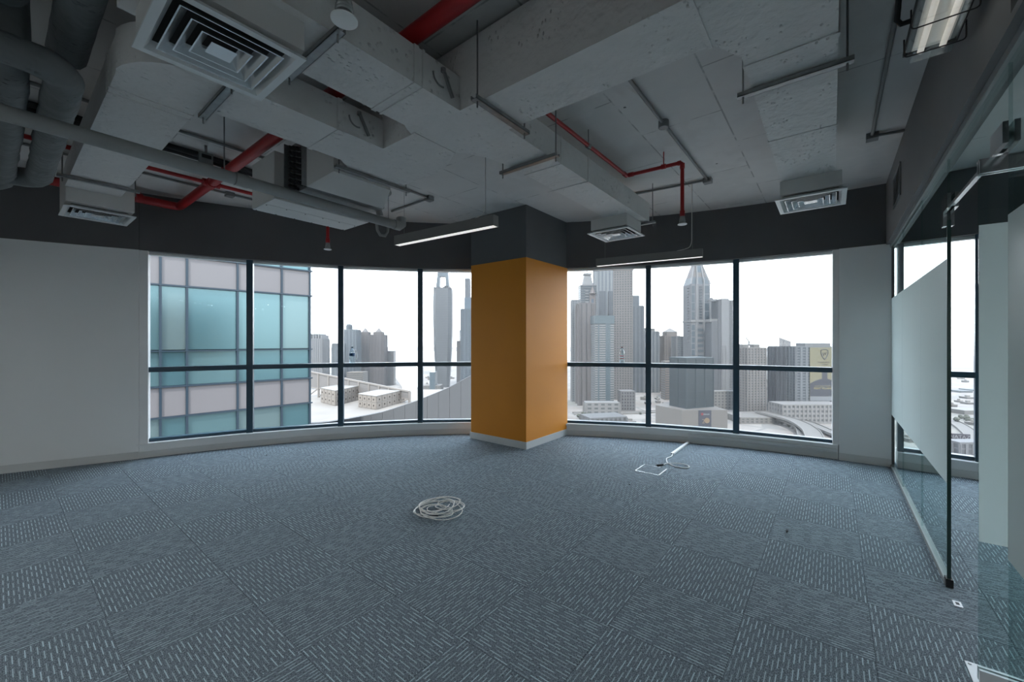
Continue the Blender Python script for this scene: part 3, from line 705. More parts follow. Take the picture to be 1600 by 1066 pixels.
obj('plug', MB().bar((4.585,1.475,.009),(4.52,1.52,.008),.018,.014), M['black'], ct)
fb = thing('floor_box', (4.35, 1.52, 0), 'square floor outlet cut-out edged in pale metal', 'floor box')
x0, x1, y0, y1 = 4.21, 4.487, 1.395, 1.650
obj('lid', MB().box(x0+.008, x1-.008, y0+.008, y1-.008, .0003, .0022), M['carpet'], fb)
for p in ((x0,x0+.007,y0,y1),(x1-.004,x1,y0+.08,y1),(x0+.008,x1,y1-.004,y1)): obj('rim', MB().box(*p, .0003, .004), M['alu'], fb)
obj('rim', MB().box(x0+.008, x1-.02, y0, y0+.010, .0003, .006), M['white_plastic'], fb)
for (a, b, s, lb) in ((3.765,1.53,.011,'small dark scrap lying on the carpet near the floor box'), (3.55,.26,.016,'dark thread on the carpet toward the glass partition'), (2.02,5.35,.007,'tiny speck on the carpet near the left window')):
    k = MB(); n = 7
    ring = [(a+s*(1.6 if lb.startswith('dark') else 1)*math.cos(6.283*i/n)*random.uniform(.7,1.1), b+s*.5*math.sin(6.283*i/n)*random.uniform(.7,1.1)) for i in range(n)]
    k.prism(ring, .0003, .006)
    tag(obj('carpet_scrap', k, M['black']), lb, 'scrap')

# bottles left on the window transoms
def bottle(ph, label, cap, label_col, kind):
    x, y = PR(RW-.028, ph)
    t = thing('water_bottle', (x, y, 1.0652), label, 'bottle', 'bottles left on the window transoms')
    bm_ = glass('clear_bottle_plastic_'+kind, (.86,.93,.96), .10, .05)
    r = .031 if kind == 'red' else .036
    prof = [(r*.9,0),(r,.006),(r,.06),(r*.96,.075),(r,.09),(r,.15),(r*.85,.175),(r*.5,.198),(.012,.205),(.012,.216)]
    obj('body', MB().lathe(prof, (x,y,1.0652), 20), bm_, t, True)
    obj('cap', MB().lathe([(.014,0),(.015,.002),(.015,.013),(.013,.015)], (x,y,1.0652+.2165), 16), cap, t, True)
    if kind == 'red':
        obj('label_band', MB().lathe([(r+.0008,.058),(r+.0008,.070)], (x,y,1.0652), 20), label_col, t, True)
        obj('label_band', MB().lathe([(r+.0008,.092),(r+.0008,.104)], (x,y,1.0652), 20), label_col, t, True)
    else:
        obj('label_band', MB().lathe([(r+.0008,.098),(r+.0008,.142)], (x,y,1.0652), 20), label_col, t, True)
        obj('handle', MB().tube(bend([(x+.02,y-.02,1.0652+.18),(x+.045,y-.045,1.0652+.17),(x+.05,y-.05,1.0652+.07),(x+.026,y-.026,1.0652+.03)], .03, 5), .006, 8), M['white_plastic'], t, True)
    return t
bottle(54.35, 'bottle with a blue label on the left window transom', mat('navy_cap', (.01,.05,.09), .4), mat('blue_label', (.02,.09,.22), .4), 'blue')
bottle(22.85, 'clear bottle with red lettering bands on the right window transom', mat('maroon_cap', (.09,.008,.014), .4), mat('red_label', (.30,.03,.05), .4), 'red')

# ================================================================== OUTSIDE
KO = .105                                    # outdoor surfaces stand in full daylight
def OC(r, g, b): return lin(r, g, b, KO)
def omat(name, rgb, rough=.7, metal=0., var=0., vscale=.1, spec=.3, k=1.):
    return mat(name, lin(*rgb, KO*k), rough, metal, var, vscale, spec=spec)
def gpos(u, Y):                              # bearing (in the photograph) and distance -> place on the plan
    X = (u-800)/FPX*Y
    return (CT*X+ST*Y, -ST*X+CT*Y)
def zat(v, Y): return EYE-(v-533)/FPX*Y
GZ = -100.0

# --- ground, water, roads
gt = NT('hazy_city_ground'); gpn = gt.n('BsdfPrincipled', i_Roughness=.9); gtc = gt.n('TexCoord')
n1 = gt.n('TexNoise', i_Vector=gtc.outputs['Object'], i_Scale=.012, i_Detail=8.)
vo = gt.n('TexVoronoi', i_Vector=gtc.outputs['Object'], i_Scale=.022); vo.feature = 'DISTANCE_TO_EDGE'
n3 = gt.n('TexNoise', i_Vector=gtc.outputs['Object'], i_Scale=.004, i_Detail=3.)
f1 = gt.n('MapRange', i_Value=n1.outputs[0]); f1.inputs[1].default_value = .38; f1.inputs[2].default_value = .62
cA = gt.mix(f1.outputs[0], c4(lin(205,190,180,.145)), c4(lin(246,238,230,.145)))
road = gt.math('LESS_THAN', vo.outputs['Distance'], .045)
cA = gt.mix(gt.math('MULTIPLY', road, .8), cA, c4(lin(190,186,184,.145)))
veg = gt.n('MapRange', i_Value=n3.outputs[0]); veg.inputs[1].default_value = .56; veg.inputs[2].default_value = .64
cA = gt.mix(gt.math('MULTIPLY', veg.outputs[0], .55), cA, c4(lin(150,155,140,.145)))
gt.set(gpn.inputs['Base Color'], cA)
M['ground'] = gt.finish(gpn.outputs[0])
gm = MB(); NN = 64
gm.prism([(7000*math.cos(6.28318*k/NN), 7000*math.sin(6.28318*k/NN)) for k in range(NN)], GZ-3, GZ)
struct(obj('ground', gm, M['ground']), 'pale sandy city ground far below')
def quad_uv(corners, z=GZ): return [gpos(u, (EYE-z)*FPX/(v-533)) for u, v in corners]
water_m = omat('hazy_water', (196,214,220), .25)
tag(obj('water_inlet', MB().prism(quad_uv([(596,575),(648,571),(662,572),(652,606),(632,624),(628,604),(618,590)]), GZ, GZ+.3), water_m), 'pale hazy water inlet seen left of the column', 'water')
tag(obj('sea', MB().prism(quad_uv([(380,549),(1600,549),(1600,556),(1230,557),(1180,558),(700,566),(380,556)]), GZ, GZ+.3), water_m), 'hazy sea on the far horizon', 'water')
tag(obj('water_strip', MB().prism(quad_uv([(1190,580),(1208,580),(1208,592),(1190,594)]), GZ, GZ+.3), omat('teal_water', (160,200,198), .3)), 'small teal strip of water between the right towers', 'water')
road_m = omat('pale_road', (222,216,212), .8); kerb_m = omat('road_parapet', (248,242,236), .8)
ROADS = []
def highway(uv, width, z, label):
    pts = [Vector((*gpos(u, (EYE-z)*FPX/(v-533)), z)) for u, v in uv]
    sm = []
    for i in range(len(pts)-1):                                    # Catmull-Rom
        p0, p1, p2, p3 = pts[max(i-1,0)], pts[i], pts[i+1], pts[min(i+2,len(pts)-1)]
        for k in range(8):
            t = k/8; sm.append(.5*((2*p1)+(p2-p0)*t+(2*p0-5*p1+4*p2-p3)*t*t+(3*p1-p0-3*p2+p3)*t**3))
    sm.append(pts[-1])
    ROADS.extend((p.x, p.y, width/2+1) for p in sm)
    t = thing('highway', (sm[0].x, sm[0].y, GZ), label, 'road')
    def ribbon(o0, o1, z0, z1):
        m = MB(); vs = []; fs = []
        for i, p in enumerate(sm):
            d = (sm[min(i+1,len(sm)-1)]-sm[max(i-1,0)]).normalized(); n = Vector((-d.y, d.x, 0))
            vs += [p+n*o0+Vector((0,0,z0)), p+n*o1+Vector((0,0,z0)), p+n*o1+Vector((0,0,z1)), p+n*o0+Vector((0,0,z1))]
        for i in range(len(sm)-1):
            for k in range(4): fs.append((4*i+k, 4*i+(k+1)%4, 4*i+4+(k+1)%4, 4*i+4+k))
        return m.add(vs, fs)
    obj('carriageway', ribbon(-width/2, width/2, -1.2, 0), road_m, t)
    for s in (-1, 1): obj('parapet', ribbon(min(s*width/2, s*(width/2+.6)), max(s*width/2, s*(width/2+.6)), -1.4, 1.0), kerb_m, t)
    if z > GZ+2:
        pr = MB()
        for p in sm[2::5]: pr.box(p.x-1, p.x+1, p.y-1, p.y+1, GZ, z-1.2)
        stuff(obj('piers', pr, kerb_m, t))
highway([(1188,643),(1215,650),(1243,658),(1266,672),(1275,690)], 14, -90, 'sweeping elevated road curving in front of the white podium')
highway([(1196,648),(1225,657),(1250,668),(1257,690)], 9, -94, 'inner curving slip road below the sweeping flyover')
highway([(1330,688),(1295,674),(1262,660),(1236,653)], 10, -96, 'straight road running under the billboard tower')
highway([(896,646),(935,645.5),(985,645),(1030,643)], 12, GZ+1, 'pale street behind the grey low roof')
highway([(1480,655),(1505,668),(1540,700)], 12, GZ+1, 'pale street seen through the open glass door')

# --- towers
BM = {}
def bm(rgb, rough=.7, metal=0.):
    k = (rgb, rough, metal)
    if k not in BM: BM[k] = omat('facade_%d_%d_%d' % rgb, rgb, rough, metal)
    return BM[k]
PLACED = []
def tower(name, label, u0, u1, vt, Y, wall, glassc, fh=3.6, band=.45, bay=None, yaw=0, ratio=.9, base=GZ, taper=None, pw=.22, roof=None, grp=None):
    """tower with a body, joined floor bands and joined vertical piers; local x right, y away, z up from its base"""
    W = (u1-u0)/FPX*Y; y_ = R(yaw)
    wd = W/(math.cos(y_)+ratio*abs(math.sin(y_))); dp_ = wd*ratio
    h = zat(vt, Y)-base
    a, b = gpos((u0+u1)/2, Y+dp_*.45)
    t = thing(name, (a, b, base), label, 'building', grp, rz=-TH+y_, local=True)
    x, y = wd/2, dp_/2; PLACED.append((a, b, math.hypot(x, y)))
    gd = tuple(int(q*(.84 if band or bay else 1)) for q in glassc)
    obj('body', MB().box(-x, x, -y, y, 0, h), bm(gd, .35), t)
    if band:
        m = MB(); n = max(2, int(h/fh)); e = .25
        for k in range(n):
            z = k*h/n; m.box(-x-e, x+e, -y-e, y+e, z, z+h/n*band)
        stuff(obj('floor_bands', m, bm(wall), t))
    if bay:
        m = MB(); e = .5
        for ax, L in ((0, x), (1, y)):
            n = max(1, int(round(2*L/bay)))
            for k in range(n+1):
                c = -L+2*L*k/n; hw = bay*pw
                for s in (-1, 1):
                    if ax == 0: m.box(c-hw, c+hw, s*y-e if s < 0 else s*y-.1, s*y+.1 if s < 0 else s*y+e, 0, h)
                    else: m.box(s*x-e if s < 0 else s*x-.1, s*x+.1 if s < 0 else s*x+e, c-hw, c+hw, 0, h)
        stuff(obj('piers', m, bm(wall), t))
    obj('roof_parapet', MB().box(-x-.4, x+.4, -y-.4, y+.4, h, h+1.6), bm(roof or wall), t)
    return t, x, y, h+1.6
P_ = lambda px, Y: px*Y/FPX                     # pixels -> metres at a distance
def blockpart(t, name, x0, x1, y0, y1, z0, z1, rgb, rough=.7): return obj(name, MB().box(x0, x1, y0, y1, z0, z1), bm(rgb, rough), t)
def cone_part(t, name, x, y, r, z0, z1, rgb, n=12, r1=.05, cx=0, cy=0): return obj(name, MB().lathe([(r,z0),(r1,z1)], (cx,cy,0), n), bm(rgb), t)
def crane(t, x, y, z, h, jx, rgb=(190,195,200)):
    m = MB().bar((x,y,z), (x,y,z+h*.55), 1.2, 1.2).bar((x,y,z+h*.5), (x+jx,y,z+h), .9, .9).bar((x,y,z+h*.5), (x-jx*.3,y,z+h*.42), 1.2, 1.2)
    obj('crane', m, bm(rgb), t)
BL, WH, GR, BR = (150,168,180), (232,230,230), (182,182,188), (172,160,158)

t, x, y, h = tower('ribbed_tower', 'pale ribbed tower nearest the teal glass wing', 482, 509, 530, 900, (226,224,226), (196,204,212), bay=5, band=.25, pw=.3)
for k in range(7): blockpart(t, 'crown_fin', -x+k*x/3.3, -x+k*x/3.3+3, -y, y, h, h+7+(k%2)*3, (232,230,232))
t, x, y, h = tower('slim_tower', 'slim blue-grey tower behind the second mullion', 522, 537, 538, 800, (190,200,208), (168,182,192), bay=6, band=.3)
t, x, y, h = tower('glass_tower', 'blue-grey glass tower topped with a drum and crane', 539, 560, 516, 850, (186,200,212), (164,182,198), bay=7, band=.2, roof=(196,208,218))
obj('roof_drum', MB().lathe([(6.5,h),(6.5,h+8),(5,h+11)], (-x*.35,0,0), 16), bm((150,164,176)), t)
crane(t, -x*.35, 0, h+10, 34, -2)
for k, (c0, c1, lb) in enumerate(((561,580.6,'left of the brown twin towers with a domed spire'), (582,602,'right of the brown twin towers with a domed spire'))):
    t, x, y, h = tower('twin_tower', lb, c0, c1, 524, 900, (172,160,160), (150,142,146), band=.4, bay=8, grp='brown twin towers')
    blockpart(t, 'shoulder', -x*.7, x*.7, -y*.7, y*.7, h, h+6, (176,164,162))
    cone_part(t, 'dome', 0, 0, x*.55, h+6, h+15, (222,216,214), 12, .8)
    cone_part(t, 'spire', 0, 0, .8, h+15, h+32, (186,184,186), 6, .15)
tower('striped_block', 'grey striped office block below the twin towers', 592, 618, 550, 930, (186,180,180), (150,152,158), band=.5, yaw=8)
tower('pale_low_block', 'pale flat-roofed block with sloping roof sections', 546, 571, 583, 800, (222,208,194), (190,186,184), band=.3)

# tall barrel tower with an open crown frame
Y = 900; a, b = gpos(692.5, Y); t = thing('barrel_tower', (a, b, GZ), 'tall barrel-shaped grey tower with a keyhole opening at its top', 'building', rz=-TH, local=True)
lv_ = [(600,20),(575,23),(545,26.5),(510,28.5),(480,29.0),(462,28.5),(452,27.5)]
def ringz(m, prof, dy=.8, n=1):
    vs = []; fs = []
    for v, wpx in prof:
        hw = P_(wpx, Y)/2; z = zat(v, Y)-GZ; c = hw*.35
        vs += [(-hw+c,-hw*dy,z),(hw-c,-hw*dy,z),(hw,-hw*dy+c,z),(hw,hw*dy-c,z),(hw-c,hw*dy,z),(-hw+c,hw*dy,z),(-hw,hw*dy-c,z),(-hw,-hw*dy+c,z)]
    for i in range(len(prof)-1):
        for k in range(8): fs.append((8*i+k, 8*i+(k+1)%8, 8*i+8+(k+1)%8, 8*i+8+k))
    fs += [tuple(range(8))[::-1], tuple(range(8*len(prof)-8, 8*len(prof)))]
    return m.add(vs, fs)
obj('body', ringz(MB(), [(684,19)]+lv_), bm((158,164,172), .5), t)
m = MB(); prof = [(684,19)]+lv_
for k in range(64):
    v = 684-(684-453)*k/63
    for i in range(len(prof)-1):
        if prof[i][0] >= v >= prof[i+1][0]:
            f = (prof[i][0]-v)/(prof[i][0]-prof[i+1][0]); wpx = prof[i][1]*(1-f)+prof[i+1][1]*f; break
    ringz(m, [(v+.9, wpx+.5), (v, wpx+.5)])
stuff(obj('floor_bands', m, bm((184,188,194)), t))
zt = zat(452, Y)-GZ; zu = zat(418, Y)-GZ; ze = zat(380, Y)-GZ
for s in (-1, 1):
    f0, f1 = P_(10.5, Y), P_(7.0, Y); i0, i1 = P_(5.0, Y), P_(3.6, Y)
    vs = [(s*f0,-8,zt),(s*i0,-8,zt),(s*i0,8,zt),(s*f0,8,zt),(s*f1,-7,zu),(s*i1,-7,zu),(s*i1,7,zu),(s*f1,7,zu)]
    obj('crown_leg', MB().add(vs, [(0,1,2,3),(4,5,6,7),(0,1,5,4),(1,2,6,5),(2,3,7,6),(3,0,4,7)]), bm((164,184,198), .4), t)
blockpart(t, 'crown_bridge', -P_(6.5,Y), P_(6.5,Y), -7, 7, zat(433,Y)-GZ, ze, (168,188,202), .4)
m = MB(); random.seed(4)
for k in range(10): m.box(-P_(13,Y)+k*P_(2.7,Y), -P_(13,Y)+k*P_(2.7,Y)+2.2, -14, 10, zt, zt+random.uniform(2,7))
stuff(obj('parapet_fins', m, bm((150,152,158)), t))

t, x, y, h = tower('tapering_tower', 'tapering blue tower with a split crown beside the column', 722, 760, 484, 720, (160,176,190), (146,164,182), bay=6, band=.3)
blockpart(t, 'upper_shaft', -x*.75, x*.6, -y*.8, y*.8, h, h+P_(18,720), (160,184,206), .4)
obj('crown_blade', MB().prism([(-x*.75,-y*.4),(-x*.35,-y*.4),(-x*.35,y*.4),(-x*.75,y*.4)], h+P_(18,720), h+P_(49,720)), bm((170,176,186)), t)
obj('crown_blade', MB().prism([(-x*.2,-y*.4),(x*.15,-y*.4),(x*.15,y*.4),(-x*.2,y*.4)], h+P_(18,720), h+P_(44,720)), bm((170,176,186)), t)
t, x, y, h = tower('half_built_tower', 'low unfinished grey tower with a crane left of the tapering tower', 714, 723, 534, 760, (176,172,174), (140,140,146), band=.5)
crane(t, 0, 0, h, 36, -10)
t, x, y, h = tower('low_white_block', 'low white block with a blue glass centre above the curved parapet', 662, 690, 604, 760, (226,220,214), (180,186,192), band=.5, bay=5)
blockpart(t, 'glass_core', -x*.15, x*.45, -y-1, y*.5, 0, h+P_(21,760), (150,176,192), .3)
tower('low_white_block', 'low pale block in front of the barrel tower', 683, 705, 612, 700, (226,220,214), (186,188,192), band=.5, bay=5)

# right window
t, x, y, h = tower('ribbed_slab', 'pale ribbed slab tower at the edge of the column', 893, 906, 470, 680, (216,218,222), (176,190,202), bay=4, band=.35)
t, x, y, h = tower('crowned_tower', 'teal tower with a white stepped crown and mast', 905, 930, 447, 760, (196,196,200), (128,150,166), fh=4.2, band=.3)
w_ = P_(15, 760)
m = MB().add([(-w_*.55,-w_*.5,h),(w_*.55,-w_*.5,h),(w_*.55,w_*.5,h),(-w_*.55,w_*.5,h),(-w_*.32,-w_*.3,h+P_(17,760)),(w_*.32,-w_*.3,h+P_(17,760)),(w_*.32,w_*.3,h+P_(17,760)),(-w_*.32,w_*.3,h+P_(17,760))],
             [(0,3,2,1),(4,5,6,7),(0,1,5,4),(1,2,6,5),(2,3,7,6),(3,0,4,7)])
obj('crown', m, bm((228,228,230)), t)
blockpart(t, 'crown_cap', -w_*.4, w_*.4, -w_*.4, w_*.4, h+P_(17,760), h+P_(19.5,760), (236,236,236))
cone_part(t, 'mast', 0, 0, .9, h+P_(19,760), h+P_(27,760), (170,176,184), 6, .2)
for k in range(12): blockpart(t, 'balcony', -x*.42, -x*.02, -y-2.2, -y, h-12-k*5.2, h-10-k*5.2, (230,230,232))
obj('arch_panel', MB().prism([(-x*.0+x*.12,-y-1.0),(x*.85,-y-1.0),(x*.85,-y),(x*.12,-y)], h-58, h-16).lathe([(x*.365,h-16),(.3,h-2)], (x*.485,-y+.2,0), 14), bm((206,190,186)), t)
blockpart(t, 'arch_window', x*.34, x*.62, -y-1.4, -y-1.02, h-48, h-26, (120,150,182), .3)
tower('brown_tower', 'plain brownish tower standing before the crowned teal tower', 903, 926, 475, 640, (190,182,182), (172,166,168), bay=9, band=0, pw=.3)
tower('tall_striped_tower', 'very tall white and blue striped tower reaching above the window head', 930, 958, 360, 950, (222,226,230), (166,186,204), bay=9, band=.12, pw=.24)
tower('dark_shaft_tower', 'grey shaft tower set before the tall striped tower', 935, 945, 456, 900, (150,156,166), (128,138,150), bay=5, band=.2, grp='grey shaft towers')
tower('dark_shaft_tower', 'grey shaft tower at the right flank of the striped tower', 951, 958, 456, 900, (150,156,166), (128,138,150), bay=5, band=.2, grp='grey shaft towers')
t, x, y, h = tower('beige_grid_tower', 'tall beige tower with a fine window grid and flaring cornice', 957, 990, 424, 700, (206,198,194), (138,142,152), fh=4.2, bay=4.6, band=.42, yaw=-16, ratio=.8, pw=.25)
m = MB().add([(-x,-y,h),(x,-y,h),(x,y,h),(-x,y,h),(-x-2.5,-y-2.5,h+4.5),(x+2.5,-y-2.5,h+4.5),(x+2.5,y+2.5,h+4.5),(-x-2.5,y+2.5,h+4.5)], [(0,3,2,1),(4,5,6,7),(0,1,5,4),(1,2,6,5),(2,3,7,6),(3,0,4,7)])
obj('cornice', m, bm((224,216,210)), t)
t, x, y, h = tower('stepped_blue_tower', 'blue-grey stepped tower right of the beige grid tower', 985, 1003, 479, 800, (176,184,194), (148,160,174), bay=7, band=.15)
blockpart(t, 'upper_step', -x, x*.35, -y*.8, y*.8, h, h+P_(16,800), (160,170,182))
t, x, y, h = tower('white_blue_tower', 'white and teal residential tower with many slim floors', 925, 957, 495, 602, (240,240,240), (150,168,176), fh=3.4, band=.55, yaw=6, ratio=.7)
blockpart(t, 'glass_crown', -x-.8, x+.8, -y-.8, y+.8, h-P_(12.5,602), h, (150,172,182), .3)
for fx in (-.62, .48): blockpart(t, 'glass_strip', x*fx-1.2 if fx < 0 else x*.12, x*fx+.9 if fx < 0 else x*.62, -y-.7, -y-.3, 0, h-P_(12,602), (150,170,180), .3)
t, x, y, h = tower('white_podium', 'low white podium at the foot of the white and teal tower', 914, 966, 631, 555, (240,238,236), (196,198,202), fh=5, band=.55, bay=9, ratio=.35)
t, x, y, h = tower('low_grey_hall', 'low grey hall with a flat roof at the bottom of the right window', 908, 977, 654, 470, (196,196,198), (176,178,182), band=.2, bay=6, yaw=14, ratio=.6)
tower('low_grid_block', 'low darker window-grid block in front of the beige tower', 968, 989, 613, 590, (200,196,196), (140,144,152), fh=4, band=.4, bay=4)
t, x, y, h = tower('blue_slab_tower', 'blue slab tower with pale edge behind the mullion', 1003, 1026, 519, 800, (206,212,218), (158,176,190), bay=8, band=.2)
blockpart(t, 'plant_room', -x*.6, -x*.1, -3, 3, h, h+7, (200,196,192))
blockpart(t, 'plant_room', x*.2, x*.7, -3, 3, h, h+6, (200,196,192))
t, x, y, h = tower('pyramid_roof_tower', 'beige tower with a white pyramid roof and thin mast', 1032, 1059, 526, 800, (204,186,176), (172,160,156), band=.4, bay=5, yaw=6)
blockpart(t, 'upper_block', -x*.6, x*.75, -y*.7, y*.7, h, h+P_(6,800), (210,194,184))
m = MB().add([(-x*.62,-y*.75,h+P_(6,800)),(x*.8,-y*.75,h+P_(6,800)),(x*.8,y*.75,h+P_(6,800)),(-x*.62,y*.75,h+P_(6,800)),(x*.09,0,h+P_(12.5,800))], [(0,1,4),(1,2,4),(2,3,4),(3,0,4),(0,3,2,1)])
obj('pyramid_roof', m, bm((244,240,236)), t)
cone_part(t, 'mast', 0, 0, .5, h+P_(12,800), h+P_(22,800), (170,170,174), 6, .1, x*.09, 0)
tower('pale_blue_block', 'pale block with a blue glass band beside the spired tower', 1053, 1075, 527, 760, (214,214,216), (156,174,186), band=.45, bay=6)
tower('striped_beige_block', 'lower beige striped block behind the dark glass cube', 1036, 1056, 566, 700, (214,196,184), (160,154,154), band=.5, fh=4)

# spired tower with big framed panels
Y = 700; a, b = gpos(1088, Y); t = thing('spired_tower', (a, b, GZ), 'white-framed blue tower tapering to a pointed glass spire', 'building', rz=-TH, local=True)
hw = P_(14.5, Y); hz = lambda v: zat(v, Y)-GZ
obj('body', MB().box(-hw, hw, -hw, hw, 0, hz(446)), bm((206,206,210)), t)
def tap(name, z0, z1, w0, w1, rgb, rough=.6, yo=0.): 
    return obj(name, MB().add([(-w0,-w0-yo,z0),(w0,-w0-yo,z0),(w0,w0,z0),(-w0,w0,z0),(-w1,-w1-yo,z1),(w1,-w1-yo,z1),(w1,w1,z1),(-w1,w1,z1)], [(0,3,2,1),(4,5,6,7),(0,1,5,4),(1,2,6,5),(2,3,7,6),(3,0,4,7)]), bm(rgb, rough), t)
tap('upper_taper', hz(446), hz(435), hw, P_(11.5,Y), (150,166,178), .4)
tap('crown_taper', hz(435), hz(414), P_(11.5,Y), P_(5.5,Y), (196,186,182))
tap('glass_spire', hz(437), hz(404), P_(4.5,Y), P_(2.2,Y), (150,176,196), .3, 6)
tap('spire_tip', hz(414), hz(396), P_(5.3,Y), P_(.4,Y), (196,200,206))
for s in (-1, 1):
    for (va, vb, wa, wb) in ((446,435,14.5,11.5),(435,414,11.5,5.5),(414,398,5.5,.8)):
        obj('crown_rib', MB().bar((s*P_(wa,Y),-P_(wa,Y),hz(va)),(s*P_(wb,Y),-P_(wb,Y),hz(vb)),2.2,2.2), bm((236,236,238)), t)
    obj('crown_rib', MB().bar((s*P_(5,Y),-hw-.6,hz(446)),(s*P_(3,Y),-P_(5,Y),hz(404)),1.8,1.8), bm((236,236,238)), t)
for (c0, c1) in ((-13.6,-9.0),(6.0,13.0)):
    for k in range(4): obj('glass_panel', MB().box(P_(c0,Y), P_(c1,Y), -hw-.5, -hw-.05, hz(460.5+k*13.2), hz(448.6+k*13.2)), bm((126,146,160), .25), t)
    for k in range(12): obj('glass_panel', MB().box(P_(c0,Y), P_(c1,Y), -hw-.5, -hw-.05, hz(516.5+k*9.6), hz(508.5+k*9.6)), bm((146,166,180), .25), t)
for k in range(14): obj('bay_window', MB().box(-P_(2.6,Y), P_(2.0,Y), -hw-.9, -hw-.05, hz(449.5+k*4.25+2.5), hz(449.5+k*4.25)), bm((112,124,136), .3), t)
for k in range(13): obj('bay_window', MB().box(-P_(5.0,Y), P_(4.0,Y), -hw-.9, -hw-.05, hz(514+k*8+4), hz(514+k*8)), bm((150,166,178), .3), t)
for c in (-6.2, 4.9): obj('pier', MB().box(P_(c-.8,Y), P_(c+.8,Y), -hw-1.4, -hw, 0, hz(437)), bm((238,238,240)), t)
obj('belt', MB().box(-hw-.8, hw+.8, -hw-1.0, hw+.8, hz(504), hz(501)), bm((238,236,236)), t)
m = MB()
for k in range(20): m.box(-hw-P_(2,Y), -hw, -hw*.5, -hw*.2, hz(452+k*4.3), hz(451+k*4.3)); m.box(hw, hw+P_(2,Y), -hw*.5, -hw*.2, hz(450+k*4.3), hz(449+k*4.3))
stuff(obj('balconies', m, bm((214,214,216)), t))
t, x, y, h = tower('ribbed_grey_tower', 'grey balconied tower tucked behind the spired tower with a crane', 1100, 1111, 467, 740, (206,208,212), (150,156,164), bay=5, band=.5)
crane(t, -x*.3, 0, h, 36, 8)

# portal-shaped twin slab
Y = 660; a, b = gpos(1127, Y); t = thing('portal_tower', (a, b, GZ), 'unfinished portal-shaped tower pair joined by bridges right of the spired tower', 'building', rz=-TH, local=True)
hz = lambda v: zat(v, Y)-GZ; px = lambda u: P_(u-1127, Y)
blockpart(t, 'lower_block', px(1107), px(1121), -10, 12, 0, hz(502), (160,162,168))
blockpart(t, 'grey_shaft', px(1117), px(1122), -11, 12, 0, hz(469), (156,158,164))
blockpart(t, 'white_slab', px(1121.5), px(1133), -12, 12, 0, hz(468), (224,224,228))
gb = blockpart(t, 'grid_slab', px(1133), px(1147), -10, 12, 0, hz(470), (176,182,188))
blockpart(t, 'top_bridge', px(1107), px(1119), -4, 4, hz(471), hz(468), (206,206,208))
blockpart(t, 'lower_bridge', px(1105), px(1121), -9, 9, hz(503.5), hz(499), (214,212,210))
m = MB()
for k in range(40): m.box(px(1133)-.2, px(1147)+.4, -10.7, -9.9, hz(473+k*4.2), hz(471.4+k*4.2))
for k in range(5): m.box(px(1133.6+k*3.1), px(1134.4+k*3.1), -11, -10, 0, hz(470))
stuff(obj('floor_bands', m, bm((208,208,210)), t))
for (c, wd_) in ((1123.5,1.2),(1128,1.2)): blockpart(t, 'rib', px(c), px(c+wd_), -13, -12, 0, hz(540), (238,238,240))
tower('white_low_terrace', 'low white terrace block at the foot of the portal tower', 1112, 1150, 613, 600, (240,236,232), (196,194,194), fh=4.2, band=.5, bay=5, ratio=.35)

# dark glass cube on a podium with banner
Y = 455; zp = zat(641, 440)
t, x, y, h = tower('dark_glass_cube', 'dark reflective glass office cube in the middle of the right window', 1048, 1113, 561, Y, (128,144,152), (116,134,142), fh=9, band=.06, bay=12, yaw=22, ratio=.62, base=zp, pw=.02)
a, b = gpos(1081, 452); t = thing('banner_podium', (a, b, GZ), 'plain beige podium with a dark banner below the glass cube', 'building', rz=-TH, local=True)
hp = zp-GZ
blockpart(t, 'podium_wall', P_(1058-1081,440), P_(1129-1081,440), -12, 46, 0, hp, (206,198,192))
obj('side_wall', MB().prism([(P_(1058-1081,440),-12),(P_(1058-1081,440),40),(P_(1034-1081,440),22)], 0, hp), bm((214,206,200)), t)
bn = blockpart(t, 'banner', P_(1083.5-1081,440), P_(1103.5-1081,440), -12.4, -12.05, 2.0, hp-.2, (112,116,132))
def text(s, size, rgb, parent, loc, mtl=None, bold=0.):
    cu = bpy.data.curves.new('lettering', 'FONT'); cu.body = s; cu.size = size; cu.align_x = 'CENTER'; cu.extrude = size*.02; cu.offset = bold*size
    o = bpy.data.objects.new('lettering_tmp', cu); COL.objects.link(o)
    dg = bpy.context.evaluated_depsgraph_get(); me = bpy.data.meshes.new_from_object(o.evaluated_get(dg)); bpy.data.objects.remove(o)
    me.materials.clear(); me.materials.append(mtl or bm(rgb)); l = bpy.data.objects.new('lettering', me); COL.objects.link(l)
    po = ORG.get(parent.name, (0,0,0)); l.location = (loc[0]-po[0], loc[1]-po[1], loc[2]-po[2]); l.rotation_euler = (R(90),0,0); l.parent = parent
    return l
bx = P_(1093.5-1081, 440)
text('EMAAR', 2.1, (244,244,246), bn, (bx+1.6,-12.5,hp-5.2), None, .02)
obj('red_badge', MB().box(bx-4.2, bx-1.9, -12.6, -12.42, hp-5.6, hp-3.0), bm((236,90,100)), bn)
text('2', 6.5, (232,200,180), bn, (bx-1.7,-12.5,hp-14.2))
obj('gold_disc', MB().tube([(bx+2.2,-12.42,hp-11.2),(bx+2.2,-12.65,hp-11.2)], 2.9, 20), bm((240,206,168)), bn)

